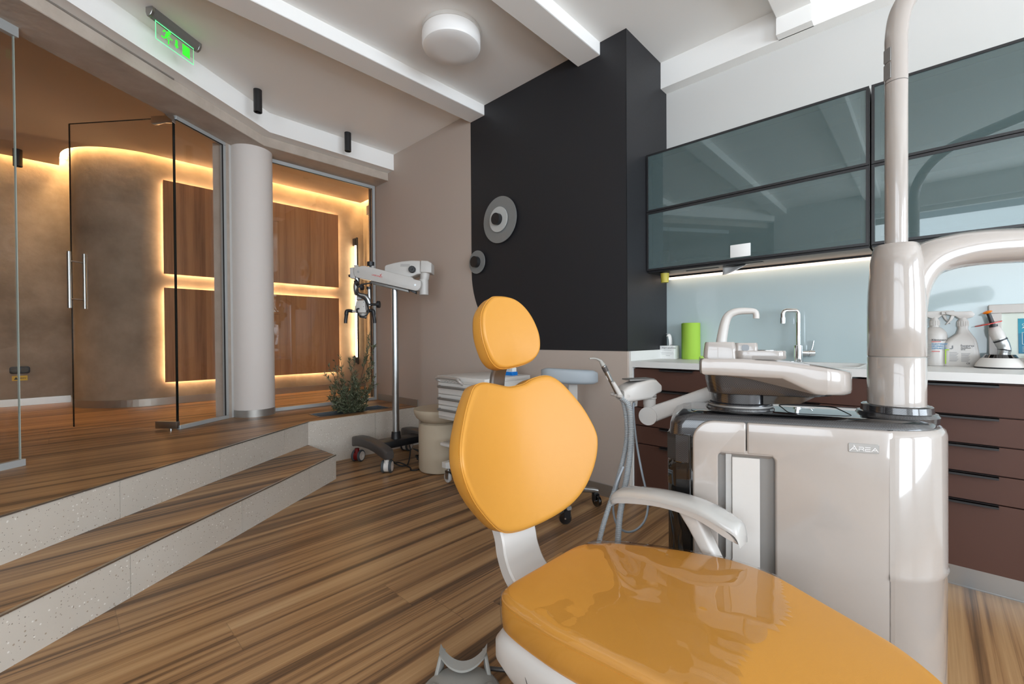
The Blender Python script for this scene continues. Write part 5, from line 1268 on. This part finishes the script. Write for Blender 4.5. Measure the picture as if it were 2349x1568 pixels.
# crown outline in the view plane: (across, height) of branch tips
tips = []
for k in range(62):
    for _ in range(60):
        x = random.uniform(-.27, .22); z = random.uniform(.10, .60); y = random.uniform(-.13, .13)
        top = .50 + .10*math.exp(-((x+.06)/.10)**2) - .9*max(0, -x-.12)
        if z < top - .10 and not (z < .26 and x < -.20) and ((x+.02)/.25)**2 + ((z-.32)/.30)**2 < 1: break
    tips.append(view(x, y, z))
tips += [view(-.21, .0, .50), view(-.17, .05, .47), view(-.10, .0, .58), view(-.02, .02, .56), view(.02, .04, .57), view(-.13, -.05, .54), view(-.24, -.02, .42)]
special = [(view(.17, .02, .80), view(.10, .0, .38)), (view(.21, .05, .68), view(.13, .02, .30)), (view(.22, -.03, .52), view(.12, .0, .25)), (view(.155, .08, .70), view(.08, .04, .35))]
def branch(p0, p1, bend, leaves, r=.0032):
    m = (p0+p1)/2 + bend; P_ = crom([p0, p0.lerp(m, .6)+Vector((0,0,.01)), m, p1], 6)
    tube(stems, P_, [r*(1-.75*i/(len(P_)-1)) for i in range(len(P_))], 5)
    L_ = sum((b-a).length for a, b in zip(P_, P_[1:]))
    for k in range(leaves):
        t_ = .28+.72*random.random()**.75; i = min(len(P_)-2, int(t_*(len(P_)-1))); p = P_[i].lerp(P_[i+1], t_*(len(P_)-1)-i); d = (P_[i+1]-P_[i]).normalized()
        o = Vector((random.gauss(0, 1), random.gauss(0, 1), random.gauss(.35, .8))).normalized()
        leafq(p, d*.75+o*.8, random.uniform(.026, .046), random.uniform(.0038, .0058), random.uniform(0, 2*PI))
for p in tips:
    b = view(random.uniform(-.05, .06), random.uniform(-.03, .03), random.uniform(0, .06))
    branch(b, p, view(random.gauss(0, .03), random.gauss(0, .02), random.uniform(-.03, .02)), random.randint(52, 78))
for p, b in special: branch(b, p, view(random.gauss(0, .01), 0, 0), 62)
for k in range(9): branch(view(random.uniform(-.04, .05), 0, .0), view(random.uniform(-.2, .18), random.uniform(-.1, .1), random.uniform(.13, .3)), view(0, 0, -.02), 30, .005)
finish('stems', stems, 'stem_bark', ol, smooth=70); finish('foliage', fol, 'leaf', ol, smooth=20)

# ------------------------------------------------------------------ pedestal side table
t = thing('side_table', 'beige stone side table with bowl shaped top beside the drawer cart', 'side table', (2.155, 2.86, 0))
bm = bm_new(); lathe(bm, [(.145, 0), (.160, .006), (.168, .025), (.168, .345), (.158, .378), (.130, .392)], 48); finish('pedestal', bm, 'beige_stone', t)
bm = bm_new(); lathe(bm, [(.120, .388), (.155, .398), (.185, .425), (.202, .46), (.206, .487), (.203, .493), (.10, .494), (.001, .494)], 56); finish('table_top', bm, 'beige_stone', t)

# ------------------------------------------------------------------ drawer cart
CX0, CY1, CD, CWd = 1.951, 2.604, .443, .50
ct = thing('drawer_cart', 'white metal drawer cart behind the dental chair', 'cart', (CX0, CY1, 0), -PI/2)      # x -> -Y, -y faces the room (-X), y -> +X
bm = bm_new(); box(bm, 0, CWd, .002, CD, .468, .755); bevel(bm, .004, 2); finish('cabinet_body', bm, 'white_metal', ct)
bm = bm_new(); box(bm, -.004, CWd+.004, -.004, CD+.004, .755, .782); bevel(bm, .003, 2); finish('top_plate', bm, 'white_metal', ct)
for z0, z1 in ((.655, .735), (.575, .650), (.492, .570)):
    bm = bm_new(); box(bm, .014, CWd-.014, -.010, .004, z0, z1); bevel(bm, .0015, 1); d = finish('drawer', bm, 'white_metal', ct)
    bm = bm_new(); zc_ = z1-.028; tube(bm, [(.035, -.010, zc_), (.035, -.028, zc_), (.045, -.034, zc_), (CWd-.045, -.034, zc_), (CWd-.035, -.028, zc_), (CWd-.035, -.010, zc_)], .0085, 14); finish('handle', bm, 'channel_grey', d, smooth=60)
bm = bm_new(); box(bm, .014, CWd-.014, -.008, .004, .738, .756); pn = finish('control_panel', bm, 'channel_light', ct)
bm = bm_new(); random.seed(5)
for k in range(16):
    x = .08+.0125*k; z = .741+(k*7 % 3)*.0042; box(bm, x, x+.008, -.0085, -.008, z, z+.002+(k % 2)*.001)
finish('print', bm, 'print_black', pn)
bm = bm_new(); tube(bm, crom([(.03, -.002, .742), (.02, -.025, .758), (.05, -.034, .772), (.24, -.034, .772), (.27, -.034, .764), (.285, -.026, .748), (.288, -.01, .735)], 5), .0105, 14); finish('push_handle', bm, 'white_gloss', ct, smooth=70)
for s in (.06, CWd-.06):
    bm = bm_new(); rg = [[(s-.014+a, y, z) for a, y, z in ((0, CD*.62, .47), (.028, CD*.62, .47), (.028, CD*.62+.05, .47), (0, CD*.62+.05, .47))], [(s-.014+a, y, z) for a, y, z in ((0, CD*.36, .12), (.028, CD*.36, .12), (.028, CD*.36+.05, .12), (0, CD*.36+.05, .12))]]
    loft(bm, rg); finish('leg', bm, 'white_metal', ct)
    bm = bm_new(); loft(bm, [[(s-.022, -.0, .115), (s-.022, .0, .155), (s-.022, CD-.05, .155), (s-.022, CD-.05, .115), (s-.022, CD-.12, .118), (s-.022, CD-.17, .132), (s-.022, .17, .132), (s-.022, .12, .112), (s-.022, .1, .09), (s-.022, .07, .09)][0:9], [(s+.022, -.0, .115), (s+.022, .0, .155), (s+.022, CD-.05, .155), (s+.022, CD-.05, .115), (s+.022, CD-.12, .118), (s+.022, CD-.17, .132), (s+.022, .17, .132), (s+.022, .12, .112), (s+.022, .1, .09)]]); finish('foot', bm, 'white_metal', ct)
bm = bm_new(); box(bm, -.01, CWd+.01, .02, .34, .262, .288); bevel(bm, .004, 1); finish('shelf', bm, 'white_metal', ct)
bm = bm_new(); box(bm, .004, CWd-.004, .034, .326, .284, .2892); finish('shelf_tray', bm, 'white_gloss', ct)
for sx in (.06, CWd-.06):
    for sy in (.035, CD-.07):
        c = thing('caster', '', ''); del c['label']; del c['category']; c.parent = ct; c.location = (sx, sy, 0)
        bm = bm_new(); M = Matrix.Translation((0, -.012, .037)) @ Matrix.Rotation(-PI/2, 4, 'X'); lathe(bm, [(.004, 0), (.028, 0), (.035, .004), (.037, .012), (.035, .020), (.028, .024), (.004, .024)], 24, M=M); finish('wheel', bm, 'clear_plastic', c)
        bm = bm_new(); box(bm, -.010, .022, -.018, -.014, .03, .085); box(bm, -.010, .022, .014, .018, .03, .085); box(bm, -.010, .022, -.018, .018, .08, .092); cyl(bm, (.008, 0, .09), (.008, 0, .118), .009); finish('fork', bm, 'steel', c)
t = thing('cotton_dispenser', 'small blue tray heaped with white cotton rolls on the drawer cart', 'dispenser', (2.30, 2.20, .782), -PI/2)
bm = bm_new(); box(bm, -.04, .04, -.03, .03, 0, .026); bevel(bm, .002, 1); finish('tray', bm, 'blue_plastic', t)
bm = bm_new()
for k in range(9):
    for j in range(5):
        a = (k-4)/4.6; h_ = math.sqrt(max(0, 1-a*a))*.045; z = .028+h_*j/4
        M = Matrix.Translation((a*.034, 0, z)); cyl(bm, (a*.034, -.022, z), (a*.034, .022, z), .0044, seg=8)
finish('cotton_rolls', bm, 'cotton', t)

# ------------------------------------------------------------------ assistant stool
sx, sy = 2.14, 1.72
t = thing('stool', 'grey rolling stool with a curved backrest by the beige wall', 'stool', (sx, sy, 0), VR)   # x across the view, y away
bm = bm_new(); rg = []
for k in range(13):
    a = -1+2*k/12; x = .178*a; y = .05*a*a; hh = .092*(1-.10*abs(a)**3); 
    e = 1-.25*max(0, abs(a)-.85)/.15
    rg.append([(x+.135, y+b*e, .808+zq*e-.010*a) for b, zq in rrect(0, 0, .060, hh, .022, 4)])
loft(bm, rg); finish('backrest', bm, 'stool_grey', t, smooth=60)
bm = bm_new(); rg = []
for y, z, w in ((.035, .78, .060), (.048, .68, .062), (.05, .60, .064), (.04, .53, .064), (.01, .485, .06), (-.05, .462, .05)): rg.append([(.155+a-max(0,.60-z)*.8, y+b, z) for a, b in rrect(0, 0, w, .022, .009, 3)])
loft(bm, rg); finish('back_post', bm, 'white_plastic', t, smooth=60)
bm = bm_new(); lathe(bm, [(.02, .452), (.185, .452), (.20, .47), (.20, .495), (.185, .515), (.10, .522), (.001, .523)], 40); finish('seat', bm, 'stool_grey', t)
bm = bm_new(); cyl(bm, (0,0,.12), (0,0,.30), .028); cyl(bm, (0,0,.30), (0,0,.455), .016); finish('gas_lift', bm, 'chrome', t)
hub = bm_new(); lathe(hub, [(.04, .085), (.04, .135), (.03, .14)], 24); finish('hub', hub, 'steel', t)
# two casters seen in the photograph fix the star
import_angles = []
c0 = Matrix.Rotation(-VR, 3, 'Z') @ Vector((2.001*.9995-sx, 1.476-sy, 0)); a0 = math.atan2(c0.y, c0.x)
for k in range(5):
    a = a0 + 2*PI*k/5; R_ = .285; ca, sa = math.cos(a), math.sin(a)
    bm = bm_new(); rg = []
    for r, z, w, h_ in ((.03, .115, .05, .045), (.15, .108, .04, .034), (R_-.01, .100, .034, .026), (R_+.018, .096, .028, .022)): rg.append([(ca*r-sa*b, sa*r+ca*b, z+q) for b, q in rrect(0, 0, w, h_, .008, 3)])
    loft(bm, rg); lg = finish('leg', bm, 'steel', t, smooth=50)
    c = thing('caster', '', ''); del c['label']; del c['category']; c.parent = t; c.location = (ca*R_, sa*R_, 0); c.rotation_euler = (0, 0, a+1.2+.9*k)
    bm = bm_new(); M = Matrix.Translation((-.016, -.011, .038)) @ Matrix.Rotation(-PI/2, 4, 'X'); lathe(bm, [(.010, .002), (.033, .0), (.033, .022), (.010, .020)], 28, M=M); finish('wheel', bm, 'black_gloss', c)
    bm = bm_new(); M = Matrix.Translation((-.016, -.009, .038)) @ Matrix.Rotation(-PI/2, 4, 'X'); lathe(bm, [(.0335, 0), (.037, .003), (.038, .009), (.037, .015), (.0335, .018)], 28, M=M, cap=(False, False)); finish('tyre', bm, 'clear_wheel', c)
    bm = bm_new(); box(bm, -.022, .014, -.017, -.013, .034, .078); box(bm, -.022, .014, .013, .017, .034, .078); box(bm, -.012, .014, -.017, .017, .074, .086); bevel(bm, .002, 1); finish('fork', bm, 'rubber', c)
    bm = bm_new(); cyl(bm, (0,0,.084), (0,0,.096), .011); cyl(bm, (-.016, -.019, .038), (-.016, .019, .038), .005); finish('axle', bm, 'chrome', c)

# ------------------------------------------------------------------ foot control
fx, fy = .80, .975
t = thing('foot_control', 'round grey foot pedal with a carrying handle beside the dental chair', 'foot pedal', (fx, fy, 0), VR)
bm = bm_new(); lathe(bm, [(.118, 0), (.122, .004), (.120, .022), (.112, .030)], 56); finish('base_ring', bm, 'grey_plastic', t)
bm = bm_new(); lathe(bm, [(.108, .026), (.105, .036), (.09, .043), (.05, .047), (.001, .048)], 56); finish('pedal_disc', bm, 'grey_plastic', t)
for s in (-1, 1):
    bm = bm_new(); loft(bm, [[(s*(.078), .048, .024), (s*(.090), .056, .024), (s*.074, .108, .024), (s*.062, .100, .024)], [(s*.064, .070, .088), (s*.074, .076, .088), (s*.066, .106, .090), (s*.056, .100, .090)]])
    bevel(bm, .003, 2); finish('handle_leg', bm, 'grey_plastic', t)
bm = bm_new(); rg = []
for k in range(17):
    a = -1+2*k/16; x = .072*a; d_ = .034*(1-a*a)
    y = .084-.028*(1-a*a); z = .098-.034*(1-a*a)**.8
    rg.append([(x, y-.017, z-.004), (x, y+.017, z-.004+.004), (x, y+.017, z+.003+.004), (x, y-.017, z+.003)])
loft(bm, rg); finish('handle_strap', bm, 'grey_plastic', t, smooth=60)
for s in (-1, 1):
    bm = bm_new(); lathe(bm, [(.019, 0), (.019, .014), (.016, .016), (.001, .016)], 28, (s*.082, .000, .034)); finish('button', bm, 'grey_plastic', t)
    bm = bm_new(); lathe(bm, [(.0085, .0), (.009, .0004), (.0085, .0008)], 24, (s*.052, .003, .0468), cap=(False, False)); finish('symbol', bm, 'print_grey', t)
bm = bm_new(); tube(bm, crom([(.066, .098, .03), (.085, .108, .02), (.13, .112, .012), (.20, .105, .010), (.26, .08, .010)], 6), .0065, 10); finish('cable', bm, 'dark_grey', t, smooth=70)

# ------------------------------------------------------------------ render look
SC.view_settings.view_transform = 'Standard'; SC.view_settings.look = 'None'; SC.view_settings.gamma = 1; SC.view_settings.use_curve_mapping = False
SC.view_settings.exposure = EXPO
SC.cycles.use_denoising = True
SC.cycles.max_bounces = 10; SC.cycles.diffuse_bounces = 5; SC.cycles.glossy_bounces = 5; SC.cycles.transmission_bounces = 8; SC.cycles.transparent_max_bounces = 24
SC.cycles.sample_clamp_indirect = 6; SC.cycles.caustics_reflective = False; SC.cycles.caustics_refractive = False
